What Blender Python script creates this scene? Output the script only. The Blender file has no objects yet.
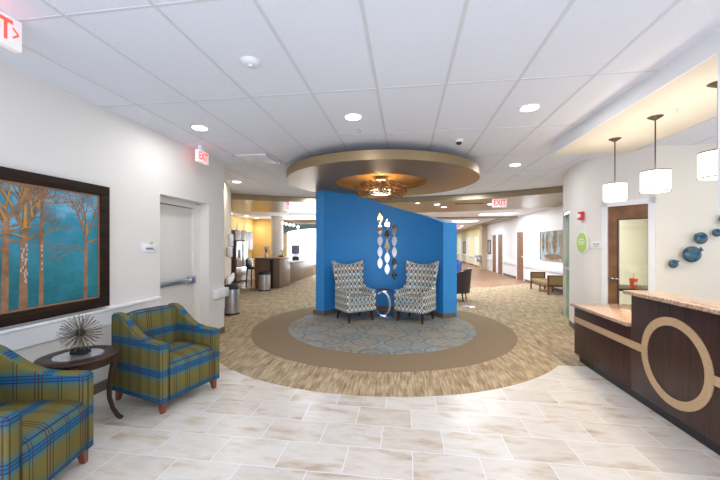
import bpy, bmesh, math, random
from mathutils import Vector, Matrix
random.seed(7)
PI = math.pi
C = bpy.context.scene.collection
CEIL = 2.92

# ------------------------------------------------------------------ materials
def nt(name):
    m = bpy.data.materials.new(name); m.use_nodes = True
    n = m.node_tree; n.nodes.clear()
    o = n.nodes.new('ShaderNodeOutputMaterial'); b = n.nodes.new('ShaderNodeBsdfPrincipled')
    n.links.new(b.outputs[0], o.inputs[0])
    return m, n, b
def mat(name, col, rough=.5, metal=0, bump=0, bscale=200, var=0, vscale=8, coat=0, spec=.5):
    m, n, b = nt(name)
    b.inputs['Base Color'].default_value = (*col, 1); b.inputs['Roughness'].default_value = rough
    b.inputs['Metallic'].default_value = metal; b.inputs['Coat Weight'].default_value = coat
    b.inputs['Specular IOR Level'].default_value = spec
    tc = n.nodes.new('ShaderNodeTexCoord')
    if bump:
        t = n.nodes.new('ShaderNodeTexNoise'); t.inputs['Scale'].default_value = bscale
        n.links.new(tc.outputs['Object'], t.inputs['Vector'])
        bp = n.nodes.new('ShaderNodeBump'); bp.inputs['Strength'].default_value = bump; bp.inputs['Distance'].default_value = .002
        n.links.new(t.outputs['Fac'], bp.inputs['Height']); n.links.new(bp.outputs[0], b.inputs['Normal'])
    if var:
        t = n.nodes.new('ShaderNodeTexNoise'); t.inputs['Scale'].default_value = vscale; t.inputs['Detail'].default_value = 4
        n.links.new(tc.outputs['Object'], t.inputs['Vector'])
        mx = ramp(n, t.outputs['Fac'], [(.3, tuple(c*(1-var) for c in col)), (.7, tuple(min(1, c*(1+var)) for c in col))])
        n.links.new(mx, b.inputs['Base Color'])
    return m
def ramp(n, fac, stops, interp='LINEAR'):
    r = n.nodes.new('ShaderNodeValToRGB'); cr = r.color_ramp; cr.interpolation = interp
    while len(cr.elements) > 1: cr.elements.remove(cr.elements[0])
    cr.elements[0].position = stops[0][0]; cr.elements[0].color = (*stops[0][1], 1)
    for p, c in stops[1:]:
        e = cr.elements.new(p); e.color = (*c, 1)
    n.links.new(fac, r.inputs[0]); return r.outputs[0]
def math_(n, op, a, b=None):
    k = n.nodes.new('ShaderNodeMath'); k.operation = op
    for i, v in enumerate((a, b)):
        if v is None: continue
        if isinstance(v, (int, float)): k.inputs[i].default_value = v
        else: n.links.new(v, k.inputs[i])
    return k.outputs[0]
def mixc(n, fac, a, b, mode='MIX'):
    k = n.nodes.new('ShaderNodeMix'); k.data_type = 'RGBA'; k.blend_type = mode
    for s, v in ((0, fac), (6, a), (7, b)):
        if isinstance(v, (int, float)): k.inputs[s].default_value = v
        elif isinstance(v, tuple): k.inputs[s].default_value = (*v, 1)
        else: n.links.new(v, k.inputs[s])
    return k.outputs[2]
def mapped(n, scale=(1, 1, 1), loc=(0, 0, 0), rot=(0, 0, 0), src='Object'):
    tc = n.nodes.new('ShaderNodeTexCoord'); mp = n.nodes.new('ShaderNodeMapping')
    mp.inputs['Scale'].default_value = scale; mp.inputs['Location'].default_value = loc; mp.inputs['Rotation'].default_value = rot
    n.links.new(tc.outputs[src], mp.inputs[0]); return mp.outputs[0]
def noise(n, vec, scale=5, detail=3, rough=.5):
    t = n.nodes.new('ShaderNodeTexNoise'); t.inputs['Scale'].default_value = scale; t.inputs['Detail'].default_value = detail
    t.inputs['Roughness'].default_value = rough
    n.links.new(vec, t.inputs['Vector']); return t.outputs['Fac']
def emis(name, col, s, base=None):
    m, n, b = nt(name)
    b.inputs['Base Color'].default_value = (*(base or col), 1)
    b.inputs['Emission Color'].default_value = (*col, 1); b.inputs['Emission Strength'].default_value = s
    return m
M = {}
M['wall'] = mat('wall_paint', (.79, .755, .705), .7, bump=.15, bscale=300)
M['cream'] = mat('cream_paint', (.82, .76, .65), .7, bump=.15, bscale=300)
M['yellow'] = mat('ochre_paint', (.60, .43, .18), .7)
M['paleyellow'] = mat('pale_yellow_paint', (.80, .70, .40), .7)
M['beige'] = mat('beige_paint', (.66, .56, .43), .7)
M['tanwall'] = mat('tan_paint', (.58, .47, .33), .7)
M['blue'] = mat('blue_paint', (.035, .275, .66), .55, bump=.1, bscale=300)
M['white'] = mat('white_paint', (.86, .86, .87), .45)
M['doorpaint'] = mat('door_paint', (.80, .765, .71), .5)
M['grid'] = mat('ceiling_grid_metal', (.72, .73, .76), .5)
M['gold'] = mat('bronze_gloss_paint', (.36, .215, .085), .42, metal=.5, spec=.35)
M['golddark'] = mat('bronze_rim_paint', (.27, .19, .095), .45, metal=.3)
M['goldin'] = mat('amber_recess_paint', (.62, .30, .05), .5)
M['soffit'] = mat('bronze_soffit_paint', (.32, .245, .145), .3, metal=.3)
M['base'] = mat('baseboard_vinyl', (.17, .125, .09), .6)
M['darkwood'] = mat('dark_wood', (.045, .022, .014), .38, spec=.3)
M['redwood'] = mat('red_brown_wood', (.20, .05, .02), .35, coat=.2)
M['brownwood'] = mat('brown_wood_door', (.22, .10, .045), .4, var=.3, vscale=6)
M['tanlam'] = mat('tan_laminate', (.52, .35, .20), .45, var=.06, vscale=30)
M['chrome'] = mat('chrome', (.8, .8, .82), .12, metal=1)
M['steel'] = mat('brushed_steel', (.55, .56, .58), .28, metal=1)
M['black'] = mat('black_plastic', (.015, .015, .016), .4)
M['bronze'] = mat('bronze_metal', (.055, .033, .022), .5, metal=.1)
M['brass'] = mat('brass', (.65, .45, .16), .25, metal=1)
M['bark'] = mat('painted_bark', (.30, .155, .075), .7, var=.35, vscale=14)
M['red'] = mat('red_plastic', (.75, .03, .03), .4)
M['orange'] = mat('orange_plastic', (.85, .12, .02), .4)
M['green'] = mat('lime_green', (.45, .62, .10), .5)
M['leaf'] = mat('leaf_green', (.03, .08, .03), .6)
M['greenchair'] = mat('dark_green_leather', (.02, .06, .05), .4)
M['sign'] = mat('sign_grey', (.70, .72, .76), .4)
M['txt'] = mat('sign_text_grey', (.13, .15, .18), .5)
M['cab'] = mat('grey_cabinet_laminate', (.46, .42, .39), .45)
M['barwood'] = mat('brown_bar_laminate', (.17, .112, .07), .45, var=.1, vscale=20)
M['teal'] = mat('teal_valence_fabric', (.10, .17, .19), .8)
M['yellowpl'] = mat('yellow_fruit', (.8, .6, .05), .5)
M['sail'] = mat('sail_wood', (.8, .62, .42), .5)
M['darkfab'] = mat('dark_brown_leather', (.05, .032, .03), .45)
M['blueglass2'] = mat('blue_upholstery', (.03, .08, .30), .6)
M['benchfab'] = mat('olive_tan_upholstery', (.30, .22, .09), .8, bump=.5, bscale=150)
M['exitred'] = emis('exit_red_lit', (1, .05, .03), 2.2, (.8, .05, .05))
M['exitface'] = emis('exit_face_lit', (.9, .72, .75), .35, (.8, .8, .8))
M['lamp'] = emis('ceiling_lamp_lit', (1, .98, .95), 9)
M['lampwarm'] = emis('warm_lamp_lit', (1, .85, .6), 7)
M['panel'] = emis('fluorescent_diffuser_lit', (.95, .97, 1), 3.5)
M['shade'] = emis('pendant_shade_lit', (1, .93, .84), 1.7, (.9, .88, .84))
M['dome'] = emis('opal_dome_lit', (1, .9, .7), 3.0)

def thin_glass(name, tint=(.95, 1, .98), gloss=.12):
    m = bpy.data.materials.new(name); m.use_nodes = True; n = m.node_tree; n.nodes.clear()
    o = n.nodes.new('ShaderNodeOutputMaterial'); t = n.nodes.new('ShaderNodeBsdfTransparent'); g = n.nodes.new('ShaderNodeBsdfGlossy')
    t.inputs[0].default_value = (*tint, 1); g.inputs['Roughness'].default_value = .03
    mx = n.nodes.new('ShaderNodeMixShader'); mx.inputs[0].default_value = gloss
    n.links.new(t.outputs[0], mx.inputs[1]); n.links.new(g.outputs[0], mx.inputs[2]); n.links.new(mx.outputs[0], o.inputs[0])
    return m
M['glass'] = thin_glass('clear_glass', (1, 1, 1), .06)
M['tableglass'] = mat('frosted_table_glass', (.30, .30, .30), .05, coat=1)
M['mirror'] = mat('mirror_glass', (.92, .93, .95), .04, metal=1)

def tile_mat():
    m, n, b = nt('cream_stone_tile')
    v = mapped(n, loc=(.42, .62, 0))
    br = n.nodes.new('ShaderNodeTexBrick'); br.offset = .5; br.inputs['Scale'].default_value = 1
    br.inputs['Brick Width'].default_value = .465; br.inputs['Row Height'].default_value = .3048
    br.inputs['Mortar Size'].default_value = .0035; br.inputs['Mortar Smooth'].default_value = .1
    br.inputs['Color1'].default_value = (0, 0, 0, 1); br.inputs['Color2'].default_value = (1, 1, 1, 1); br.inputs['Mortar'].default_value = (.5, .5, .5, 1)
    n.links.new(v, br.inputs['Vector'])
    # veins : offset the noise with each tile's own random value
    tc = mapped(n, scale=(1.1, 3.6, 1), rot=(0, 0, .6))
    add = n.nodes.new('ShaderNodeVectorMath'); add.operation = 'MULTIPLY_ADD'
    n.links.new(br.outputs['Color'], add.inputs[0]); add.inputs[1].default_value = (3, 7, 5); n.links.new(tc, add.inputs[2])
    no = noise(n, add.outputs[0], 2.2, 7, .62)
    c = ramp(n, no, [(.30, (.47, .36, .26)), (.42, (.62, .54, .45)), (.52, (.70, .65, .60)), (.60, (.66, .60, .52)), (.72, (.60, .57, .54))])
    tint = mixc(n, .16, c, br.outputs['Color'], 'OVERLAY')
    c2 = mixc(n, br.outputs['Fac'], tint, (.80, .81, .83))
    n.links.new(c2, b.inputs['Base Color']); b.inputs['Roughness'].default_value = .28
    bp = n.nodes.new('ShaderNodeBump'); bp.inputs['Strength'].default_value = .25; bp.inputs['Distance'].default_value = .003
    n.links.new(no, bp.inputs['Height']); n.links.new(bp.outputs[0], b.inputs['Normal'])
    return m
M['tile'] = tile_mat()
def streak_mat(name, cols, sx, sy, rough=.95):
    m, n, b = nt(name)
    v = mapped(n, scale=(sx, sy, 1)); a = noise(n, v, 1, 3, .6)
    v2 = mapped(n, scale=(sx*.22, sy*1.3, 1)); a2 = noise(n, v2, 1, 2)
    s = math_(n, 'ADD', math_(n, 'MULTIPLY', a, .65), math_(n, 'MULTIPLY', a2, .35))
    n.links.new(ramp(n, s, [(.36, cols[0]), (.48, cols[1]), (.60, cols[2])]), b.inputs['Base Color'])
    b.inputs['Roughness'].default_value = rough; b.inputs['Specular IOR Level'].default_value = .1
    return m
M['carpet'] = streak_mat('streaked_carpet', [(.24, .165, .09), (.385, .285, .175), (.54, .43, .285)], 46, 3.4)
M['ringcarpet'] = mat('plain_taupe_carpet', (.27, .20, .125), .95, bump=.8, bscale=400, var=.10, vscale=150, spec=.1)
M['woodfloor'] = streak_mat('plank_floor', [(.20, .10, .055), (.30, .165, .09), (.36, .21, .125)], 2.5, 9, .35)
def circle_carpet():
    m, n, b = nt('overlapping_circles_carpet')
    col = None
    def layer(off, sc):
        v = mapped(n, scale=(sc, sc, 1), loc=off)
        vor = n.nodes.new('ShaderNodeTexVoronoi'); vor.inputs['Scale'].default_value = 1; vor.inputs['Randomness'].default_value = .55
        vor.voronoi_dimensions = '2D'
        n.links.new(v, vor.inputs['Vector'])
        return vor.outputs['Distance'], vor.outputs['Color']
    d1, c1 = layer((0, 0, 0), 2.1); d2, c2 = layer((.45, .5, 0), 2.1)
    sep = n.nodes.new('ShaderNodeSeparateColor'); n.links.new(c1, sep.inputs[0])
    sep2 = n.nodes.new('ShaderNodeSeparateColor'); n.links.new(c2, sep2.inputs[0])
    base = ramp(n, sep.outputs[0], [(0, (.20, .24, .25)), (.4, (.27, .27, .25)), (.7, (.33, .27, .20)), (1, (.24, .29, .31))])
    second = ramp(n, sep2.outputs[1], [(0, (.15, .21, .24)), (.5, (.35, .30, .23)), (1, (.30, .33, .33))])
    inside = math_(n, 'LESS_THAN', d2, .44)
    c = mixc(n, math_(n, 'MULTIPLY', inside, .6), base, second)
    ring = math_(n, 'GREATER_THAN', math_(n, 'SINE', math_(n, 'MULTIPLY', d1, 26)), .45)
    c = mixc(n, math_(n, 'MULTIPLY', ring, .45), c, (.42, .38, .31))
    edge = math_(n, 'LESS_THAN', math_(n, 'ABSOLUTE', math_(n, 'SUBTRACT', d2, .44)), .022)
    c = mixc(n, math_(n, 'MULTIPLY', edge, .7), c, (.12, .16, .18))
    n.links.new(c, b.inputs['Base Color']); b.inputs['Roughness'].default_value = .95; b.inputs['Specular IOR Level'].default_value = .1
    return m
M['circlecarpet'] = circle_carpet()
def ceil_mat():
    m, n, b = nt('acoustic_ceiling_tile')
    v = mapped(n); a = noise(n, v, 140, 2)
    n.links.new(ramp(n, a, [(.35, (.82, .845, .92)), (.6, (.87, .895, .97))]), b.inputs['Base Color'])
    bp = n.nodes.new('ShaderNodeBump'); bp.inputs['Strength'].default_value = .5; bp.inputs['Distance'].default_value = .003
    n.links.new(a, bp.inputs['Height']); n.links.new(bp.outputs[0], b.inputs['Normal']); b.inputs['Roughness'].default_value = .9
    return m
M['ceil'] = ceil_mat()
def plaid():
    m, n, b = nt('plaid_upholstery')
    tc = n.nodes.new('ShaderNodeTexCoord'); s = n.nodes.new('ShaderNodeSeparateXYZ'); n.links.new(tc.outputs['UV'], s.inputs[0])
    fu = math_(n, 'FRACT', math_(n, 'MULTIPLY', s.outputs[0], 1/.27)); fv = math_(n, 'FRACT', math_(n, 'MULTIPLY', math_(n, 'ADD', s.outputs[1], .045), 1/.245))
    ol, tl, bl, dk = (.155, .125, .034), (.095, .135, .085), (.010, .115, .25), (.030, .012, .012)
    h = ramp(n, fv, [(0, ol), (.30, ol), (.46, tl), (.58, bl), (.72, bl), (.84, tl), (.98, ol), (1, ol)])
    vcol = ramp(n, fu, [(0, (.50, .49, .46)), (.22, (.47, .50, .52)), (.42, (.56, .52, .42)), (.62, (.40, .50, .58)), (.85, (.53, .50, .44)), (1, (.50, .49, .46))])
    c = mixc(n, .85, h, vcol, 'OVERLAY')
    def lines(f, ps, w):
        r = None
        for p in ps:
            k = math_(n, 'LESS_THAN', math_(n, 'ABSOLUTE', math_(n, 'SUBTRACT', f, p)), w)
            r = k if r is None else math_(n, 'MAXIMUM', r, k)
        return r
    c = mixc(n, math_(n, 'MULTIPLY', lines(fv, (.565, .65, .74), .013), .85), c, dk)
    c = mixc(n, math_(n, 'MULTIPLY', lines(fu, (.16, .24, .32), .014), .85), c, (.07, .018, .012))
    c = mixc(n, math_(n, 'MULTIPLY', lines(fu, (.68, .76), .012), .75), c, (.05, .016, .012))
    nz = noise(n, mapped(n, src='UV'), 350, 2)
    c = mixc(n, .25, c, ramp(n, nz, [(.3, (.3, .3, .3)), (.7, (.7, .7, .7))]), 'OVERLAY')
    n.links.new(c, b.inputs['Base Color']); b.inputs['Roughness'].default_value = .8; b.inputs['Specular IOR Level'].default_value = .25
    return m
M['plaid'] = plaid()
def ikat():
    m, n, b = nt('ikat_upholstery')
    tc = n.nodes.new('ShaderNodeTexCoord'); s = n.nodes.new('ShaderNodeSeparateXYZ'); n.links.new(tc.outputs['UV'], s.inputs[0])
    u = math_(n, 'MULTIPLY', s.outputs[0], 1/.088); v = math_(n, 'MULTIPLY', s.outputs[1], 1/.125)
    fv = math_(n, 'FRACT', v); fu = math_(n, 'ABSOLUTE', math_(n, 'SUBTRACT', math_(n, 'FRACT', u), .5))
    row = math_(n, 'FRACT', math_(n, 'ADD', fv, math_(n, 'MULTIPLY', fu, .22)))
    dk, wh, tl, tn, og, gy = (.02, .06, .08), (.85, .83, .79), (.06, .24, .31), (.42, .33, .22), (.44, .22, .07), (.24, .29, .30)
    A = ramp(n, fu, [(0, wh), (.22, dk), (.34, gy), (.44, wh)], 'CONSTANT')
    Bc = ramp(n, fu, [(0, tl), (.12, dk), (.24, wh), (.36, tl)], 'CONSTANT')
    Cc = ramp(n, fu, [(0, dk), (.10, og), (.26, tn), (.42, wh)], 'CONSTANT')
    Dc = ramp(n, fu, [(0, tn), (.18, wh), (.30, gy), (.42, dk)], 'CONSTANT')
    c = mixc(n, math_(n, 'GREATER_THAN', row, .28), A, Bc)
    c = mixc(n, math_(n, 'GREATER_THAN', row, .54), c, Cc)
    c = mixc(n, math_(n, 'GREATER_THAN', row, .78), c, Dc)
    n.links.new(c, b.inputs['Base Color']); b.inputs['Roughness'].default_value = .85; b.inputs['Specular IOR Level'].default_value = .2
    return m
M['ikat'] = ikat()
def granite():
    m, n, b = nt('speckled_granite')
    a = noise(n, mapped(n), 60, 6, .75)
    n.links.new(ramp(n, a, [(.30, (.05, .03, .03)), (.40, (.30, .14, .09)), (.50, (.52, .34, .22)), (.62, (.66, .50, .38)), (.75, (.75, .66, .58))]), b.inputs['Base Color'])
    b.inputs['Roughness'].default_value = .1; return m
M['granite'] = granite()
def deskwood():
    m, n, b = nt('dark_veneer')
    a = noise(n, mapped(n, scale=(40, 40, 1.5)), 1, 4, .6)
    n.links.new(ramp(n, a, [(.3, (.024, .009, .007)), (.7, (.070, .028, .020))]), b.inputs['Base Color'])
    b.inputs['Roughness'].default_value = .4; b.inputs['Specular IOR Level'].default_value = .35; return m
M['desk'] = deskwood()
def framewood():
    m, n, b = nt('espresso_frame')
    a = noise(n, mapped(n, scale=(30, 3, 60)), 1, 3)
    n.links.new(ramp(n, a, [(.3, (.014, .008, .005)), (.7, (.036, .020, .013))]), b.inputs['Base Color']); b.inputs['Roughness'].default_value = .6; b.inputs['Specular IOR Level'].default_value = .15; return m
M['frame'] = framewood()
def paintbg():
    m, n, b = nt('teal_painted_canvas')
    a = noise(n, mapped(n, scale=(3, 3, 3)), 1.3, 5, .6)
    a2 = noise(n, mapped(n, scale=(1, 1, 30)), 3, 3)
    tc = n.nodes.new('ShaderNodeTexCoord'); s = n.nodes.new('ShaderNodeSeparateXYZ'); n.links.new(tc.outputs['Object'], s.inputs[0])
    g = math_(n, 'ADD', math_(n, 'ADD', math_(n, 'MULTIPLY', s.outputs[2],   .55), -.02), math_(n, 'ADD', math_(n, 'MULTIPLY', a, 1.0), math_(n, 'MULTIPLY', a2, .22)))
    n.links.new(ramp(n, g, [(.28, (.006, .13, .16)), (.50, (.02, .21, .26)), (.72, (.04, .27, .40)), (.95, (.22, .50, .68))]), b.inputs['Base Color'])
    b.inputs['Roughness'].default_value = .6; return m
M['paintbg'] = paintbg()
def abstract(name, stops, sc, seed):
    m, n, b = nt(name)
    a = noise(n, mapped(n, scale=sc, loc=(seed, seed, 0)), 2, 4, .55)
    n.links.new(ramp(n, a, stops), b.inputs['Base Color']); b.inputs['Roughness'].default_value = .6; return m
M['abstract'] = abstract('misty_tree_canvas', [(.3, (.16, .09, .035)), (.43, (.26, .19, .10)), (.50, (.22, .30, .34)), (.62, (.38, .46, .50)), (.75, (.22, .14, .06))], (1, 1.8, 1.0), 3.3)
M['abstract2'] = abstract('muted_print', [(.35, (.25, .2, .15)), (.6, (.55, .5, .42))], (2, 2, 2), 8)
M['globe'] = abstract('blue_green_swirled_glass', [(.3, (.01, .015, .05)), (.42, (.015, .07, .16)), (.52, (.04, .17, .20)), (.6, (.12, .09, .09)), (.72, (.02, .10, .22))], (6, 6, 6), 2)
M['globe'].node_tree.nodes['Principled BSDF'].inputs['Roughness'].default_value = .08
M['filigree'] = mat('gilt_filigree', (.34, .17, .045), .4, metal=.4)

# ------------------------------------------------------------------ geometry helpers
def box(bm, lo, hi, bev=0, seg=2, mtx=None):
    r = bmesh.ops.create_cube(bm, size=1)['verts']
    c = [(a+b)/2 for a, b in zip(lo, hi)]; d = [abs(b-a) for a, b in zip(lo, hi)]
    for v in r: v.co = Vector((v.co.x*d[0]+c[0], v.co.y*d[1]+c[1], v.co.z*d[2]+c[2]))
    allv = list(r)
    if bev:
        es = list({e for v in r for e in v.link_edges})
        out = bmesh.ops.bevel(bm, geom=es, offset=bev, segments=seg, profile=.5, affect='EDGES')
        allv = list({v for f in out['faces'] for v in f.verts} | {v for v in r if v.is_valid})
    if mtx is not None: bmesh.ops.transform(bm, matrix=mtx, verts=allv)
    return allv
def prism(bm, pts, z0, z1, mtx=None, bev=0, seg=2):
    b = [bm.verts.new((x, y, z0)) for x, y in pts]; t = [bm.verts.new((x, y, z1)) for x, y in pts]
    n = len(pts); fs = [bm.faces.new(list(reversed(b))), bm.faces.new(t)]
    for i in range(n): fs.append(bm.faces.new((b[i], b[(i+1) % n], t[(i+1) % n], t[i])))
    vs = b+t
    bmesh.ops.recalc_face_normals(bm, faces=fs)
    if bev:
        es = [e for e in {e for f in fs[:2] for e in f.edges}]
        out = bmesh.ops.bevel(bm, geom=es, offset=bev, segments=seg, profile=.5, affect='EDGES')
        vs = list({v for f in out['faces'] for v in f.verts} | {v for v in vs if v.is_valid})
    if mtx is not None: bmesh.ops.transform(bm, matrix=mtx, verts=vs)
    return vs
YZ = Matrix(((0, 0, 1, 0), (1, 0, 0, 0), (0, 1, 0, 0), (0, 0, 0, 1)))   # (a,b,c) -> x=c, y=a, z=b
XZ = Matrix(((1, 0, 0, 0), (0, 0, 1, 0), (0, 1, 0, 0), (0, 0, 0, 1)))   # (a,b,c) -> x=a, y=c, z=b
def tube(bm, pts, r, seg=10, closed=False):
    pts = [Vector(p) for p in pts]; rs = r if isinstance(r, (list, tuple)) else [r]*len(pts)
    rings = []; n = len(pts); up = Vector((0, 0, 1)); prev = None
    for i, p in enumerate(pts):
        if closed: d = pts[(i+1) % n]-pts[i-1]
        else: d = pts[min(i+1, n-1)]-pts[max(i-1, 0)]
        d.normalize(); a = d.cross(up) if prev is None else prev-d*prev.dot(d)
        if a.length < 1e-3: a = d.cross(Vector((0, 1, 0)))
        a.normalize(); b = a.cross(d).normalized(); prev = a
        rings.append([bm.verts.new(p+(a*math.cos(2*PI*k/seg)+b*math.sin(2*PI*k/seg))*rs[i]) for k in range(seg)])
    fs = []
    for i in range(n if closed else n-1):
        A, B = rings[i], rings[(i+1) % n]
        for k in range(seg): fs.append(bm.faces.new((A[k], A[(k+1) % seg], B[(k+1) % seg], B[k])))
    if not closed: fs += [bm.faces.new(list(reversed(rings[0]))), bm.faces.new(rings[-1])]
    bmesh.ops.recalc_face_normals(bm, faces=fs)
def lathe(bm, prof, seg=32, c=(0, 0, 0), sx=1, sy=1):
    rings = []
    for r, z in prof:
        if r < 1e-6: rings.append([bm.verts.new((c[0], c[1], c[2]+z))])
        else: rings.append([bm.verts.new((c[0]+sx*r*math.cos(2*PI*k/seg), c[1]+sy*r*math.sin(2*PI*k/seg), c[2]+z)) for k in range(seg)])
    fs = []
    for A, B in zip(rings, rings[1:]):
        for k in range(seg):
            j = (k+1) % seg
            if len(A) == 1 and len(B) == 1: continue
            if len(A) == 1: fs.append(bm.faces.new((A[0], B[k], B[j])))
            elif len(B) == 1: fs.append(bm.faces.new((A[k], A[j], B[0])))
            else: fs.append(bm.faces.new((A[k], A[j], B[j], B[k])))
    bmesh.ops.recalc_face_normals(bm, faces=fs)
def solid(prof): return [(0, prof[0][1])]+list(prof)+[(0, prof[-1][1])]
def legbar(bm, p0, p1, a, b, bev=.003):     # tapered square leg from p0 (size a) down to p1 (size b)
    p0, p1 = Vector(p0), Vector(p1)
    t = [bm.verts.new(p0+Vector((sx*a/2, sy*a/2, 0))) for sx, sy in ((-1, -1), (1, -1), (1, 1), (-1, 1))]
    o = [bm.verts.new(p1+Vector((sx*b/2, sy*b/2, 0))) for sx, sy in ((-1, -1), (1, -1), (1, 1), (-1, 1))]
    fs = [bm.faces.new(t), bm.faces.new(list(reversed(o)))]
    for i in range(4): fs.append(bm.faces.new((o[i], o[(i+1) % 4], t[(i+1) % 4], t[i])))
    bmesh.ops.recalc_face_normals(bm, faces=fs)
def slab(bm, fn, nu, nv, th):               # thick curved sheet; fn(u,v)->point, th along computed normal
    P = [[Vector(fn(i/nu, j/nv)) for j in range(nv+1)] for i in range(nu+1)]
    def N(i, j):
        a = P[min(i+1, nu)][j]-P[max(i-1, 0)][j]; b = P[i][min(j+1, nv)]-P[i][max(j-1, 0)]
        return a.cross(b).normalized()
    F = [[bm.verts.new(P[i][j]) for j in range(nv+1)] for i in range(nu+1)]
    B = [[bm.verts.new(P[i][j]+N(i, j)*th) for j in range(nv+1)] for i in range(nu+1)]
    fs = []
    for i in range(nu):
        for j in range(nv):
            fs.append(bm.faces.new((F[i][j], F[i+1][j], F[i+1][j+1], F[i][j+1])))
            fs.append(bm.faces.new((B[i][j], B[i][j+1], B[i+1][j+1], B[i+1][j])))
    for i in range(nu):
        fs.append(bm.faces.new((F[i][0], B[i][0], B[i+1][0], F[i+1][0]))); fs.append(bm.faces.new((F[i][nv], F[i+1][nv], B[i+1][nv], B[i][nv])))
    for j in range(nv):
        fs.append(bm.faces.new((F[0][j], F[0][j+1], B[0][j+1], B[0][j]))); fs.append(bm.faces.new((F[nu][j], B[nu][j], B[nu][j+1], F[nu][j+1])))
    bmesh.ops.recalc_face_normals(bm, faces=fs)
def ring_sector(bm, cx, cy, r0, r1, a0, a1, z0, z1, n=64):
    pts0 = [(cx+r0*math.cos(a0+(a1-a0)*i/n), cy+r0*math.sin(a0+(a1-a0)*i/n)) for i in range(n+1)]
    pts1 = [(cx+r1*math.cos(a0+(a1-a0)*i/n), cy+r1*math.sin(a0+(a1-a0)*i/n)) for i in range(n+1)]
    L = [[bm.verts.new((x, y, z)) for x, y in p] for p in (pts0, pts1) for z in (z0, z1)]
    a, b, c, d = L; fs = []
    for i in range(n):
        for p, q in ((a, b), (b, d), (d, c), (c, a)): fs.append(bm.faces.new((p[i], p[i+1], q[i+1], q[i])))
    fs.append(bm.faces.new((a[0], b[0], d[0], c[0]))); fs.append(bm.faces.new((a[n], c[n], d[n], b[n])))
    bmesh.ops.recalc_face_normals(bm, faces=fs)
def uvbox(me):
    uv = me.uv_layers.new(name='UVMap')
    for p in me.polygons:
        n = p.normal; a = max(range(3), key=lambda k: abs(n[k])*(1.0, .98, 1.02)[k])
        for li in p.loop_indices:
            c = me.vertices[me.loops[li].vertex_index].co
            uv.data[li].uv = (c.y, c.z) if a == 0 else ((c.x, c.z) if a == 1 else (c.x, c.y))
def obj(name, bm, m, parent=None, smooth=True, ang=35, uv=False):
    me = bpy.data.meshes.new(name); bm.normal_update(); bm.to_mesh(me); bm.free()
    me.materials.append(M[m] if isinstance(m, str) else m)
    if smooth:
        for p in me.polygons: p.use_smooth = True
        me.set_sharp_from_angle(angle=math.radians(ang))
    if uv: uvbox(me)
    o = bpy.data.objects.new(name, me); C.objects.link(o)
    if parent: o.parent = parent
    return o
def B(): return bmesh.new()
def bx(name, lo, hi, m, parent=None, bev=0, seg=2, uv=False):
    b = B(); box(b, lo, hi, bev, seg); return obj(name, b, m, parent, uv=uv)
def struct(o): o['kind'] = 'structure'; return o
def tag(o, label, cat, group=None):
    o['label'] = label; o['category'] = cat
    if group: o['group'] = group
    return o
def thing(name, label, cat, loc=(0, 0, 0), rz=0, group=None):
    o = bpy.data.objects.new(name, None); C.objects.link(o); o.empty_display_size = .1
    o.location = loc; o.rotation_euler = (0, 0, rz)
    return tag(o, label, cat, group)
def kids(o): return [c for c in bpy.data.objects if c.parent == o]
def dup(root, loc, rz=None, label=None):
    def cp(o, par):
        c = o.copy(); C.objects.link(c); c.parent = par
        for k in kids(o): cp(k, c)
        return c
    r = cp(root, None); r.location = loc
    if rz is not None: r.rotation_euler = (0, 0, rz)
    if label: r['label'] = label
    return r
def heading(fx, fy): return math.atan2(fy, fx)-PI/2      # local +Y faces (fx,fy)
def text(name, s, size, m, parent, loc, rot, align='CENTER', depth=.001, sx=1):
    cu = bpy.data.curves.new(name, 'FONT'); cu.body = s; cu.size = size; cu.align_x = align; cu.align_y = 'CENTER'; cu.extrude = depth; cu.offset = size*.02
    t = bpy.data.objects.new(name+'_tmp', cu); C.objects.link(t); bpy.context.view_layer.update()
    me = bpy.data.meshes.new_from_object(t.evaluated_get(bpy.context.evaluated_depsgraph_get()))
    bpy.data.objects.remove(t); me.materials.clear(); me.materials.append(M[m])
    o = bpy.data.objects.new(name, me); C.objects.link(o); o.parent = parent; o.location = loc; o.rotation_euler = rot; o.scale = (sx, 1, 1)
    return o
def wallpoly(bm, pts, z0, z1, t, side=1):   # wall of thickness t following pts; side=1 grows to the left of travel
    n = len(pts); V = [Vector(p) for p in pts]; off = []
    for i in range(n):
        d1 = (V[i]-V[i-1]).normalized() if i else (V[1]-V[0]).normalized()
        d2 = (V[i+1]-V[i]).normalized() if i < n-1 else d1
        n1 = Vector((-d1.y, d1.x)); n2 = Vector((-d2.y, d2.x)); m = (n1+n2).normalized()
        off.append(V[i]+m*side*t/max(.3, m.dot(n1)))
    L = [[bm.verts.new((p.x, p.y, z)) for p in q] for q in (V, off) for z in (z0, z1)]
    a, b, c, d = L; fs = []
    for i in range(n-1):
        for p, q in ((a, b), (b, d), (d, c), (c, a)): fs.append(bm.faces.new((p[i], p[i+1], q[i+1], q[i])))
    fs.append(bm.faces.new((a[0], b[0], d[0], c[0]))); fs.append(bm.faces.new((a[-1], c[-1], d[-1], b[-1])))
    bmesh.ops.recalc_face_normals(bm, faces=fs)
def wall(name, pts, m, z0=0, z1=CEIL, t=.12, side=1):
    b = B(); wallpoly(b, pts, z0, z1, t, side); return struct(obj(name, b, m))

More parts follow.
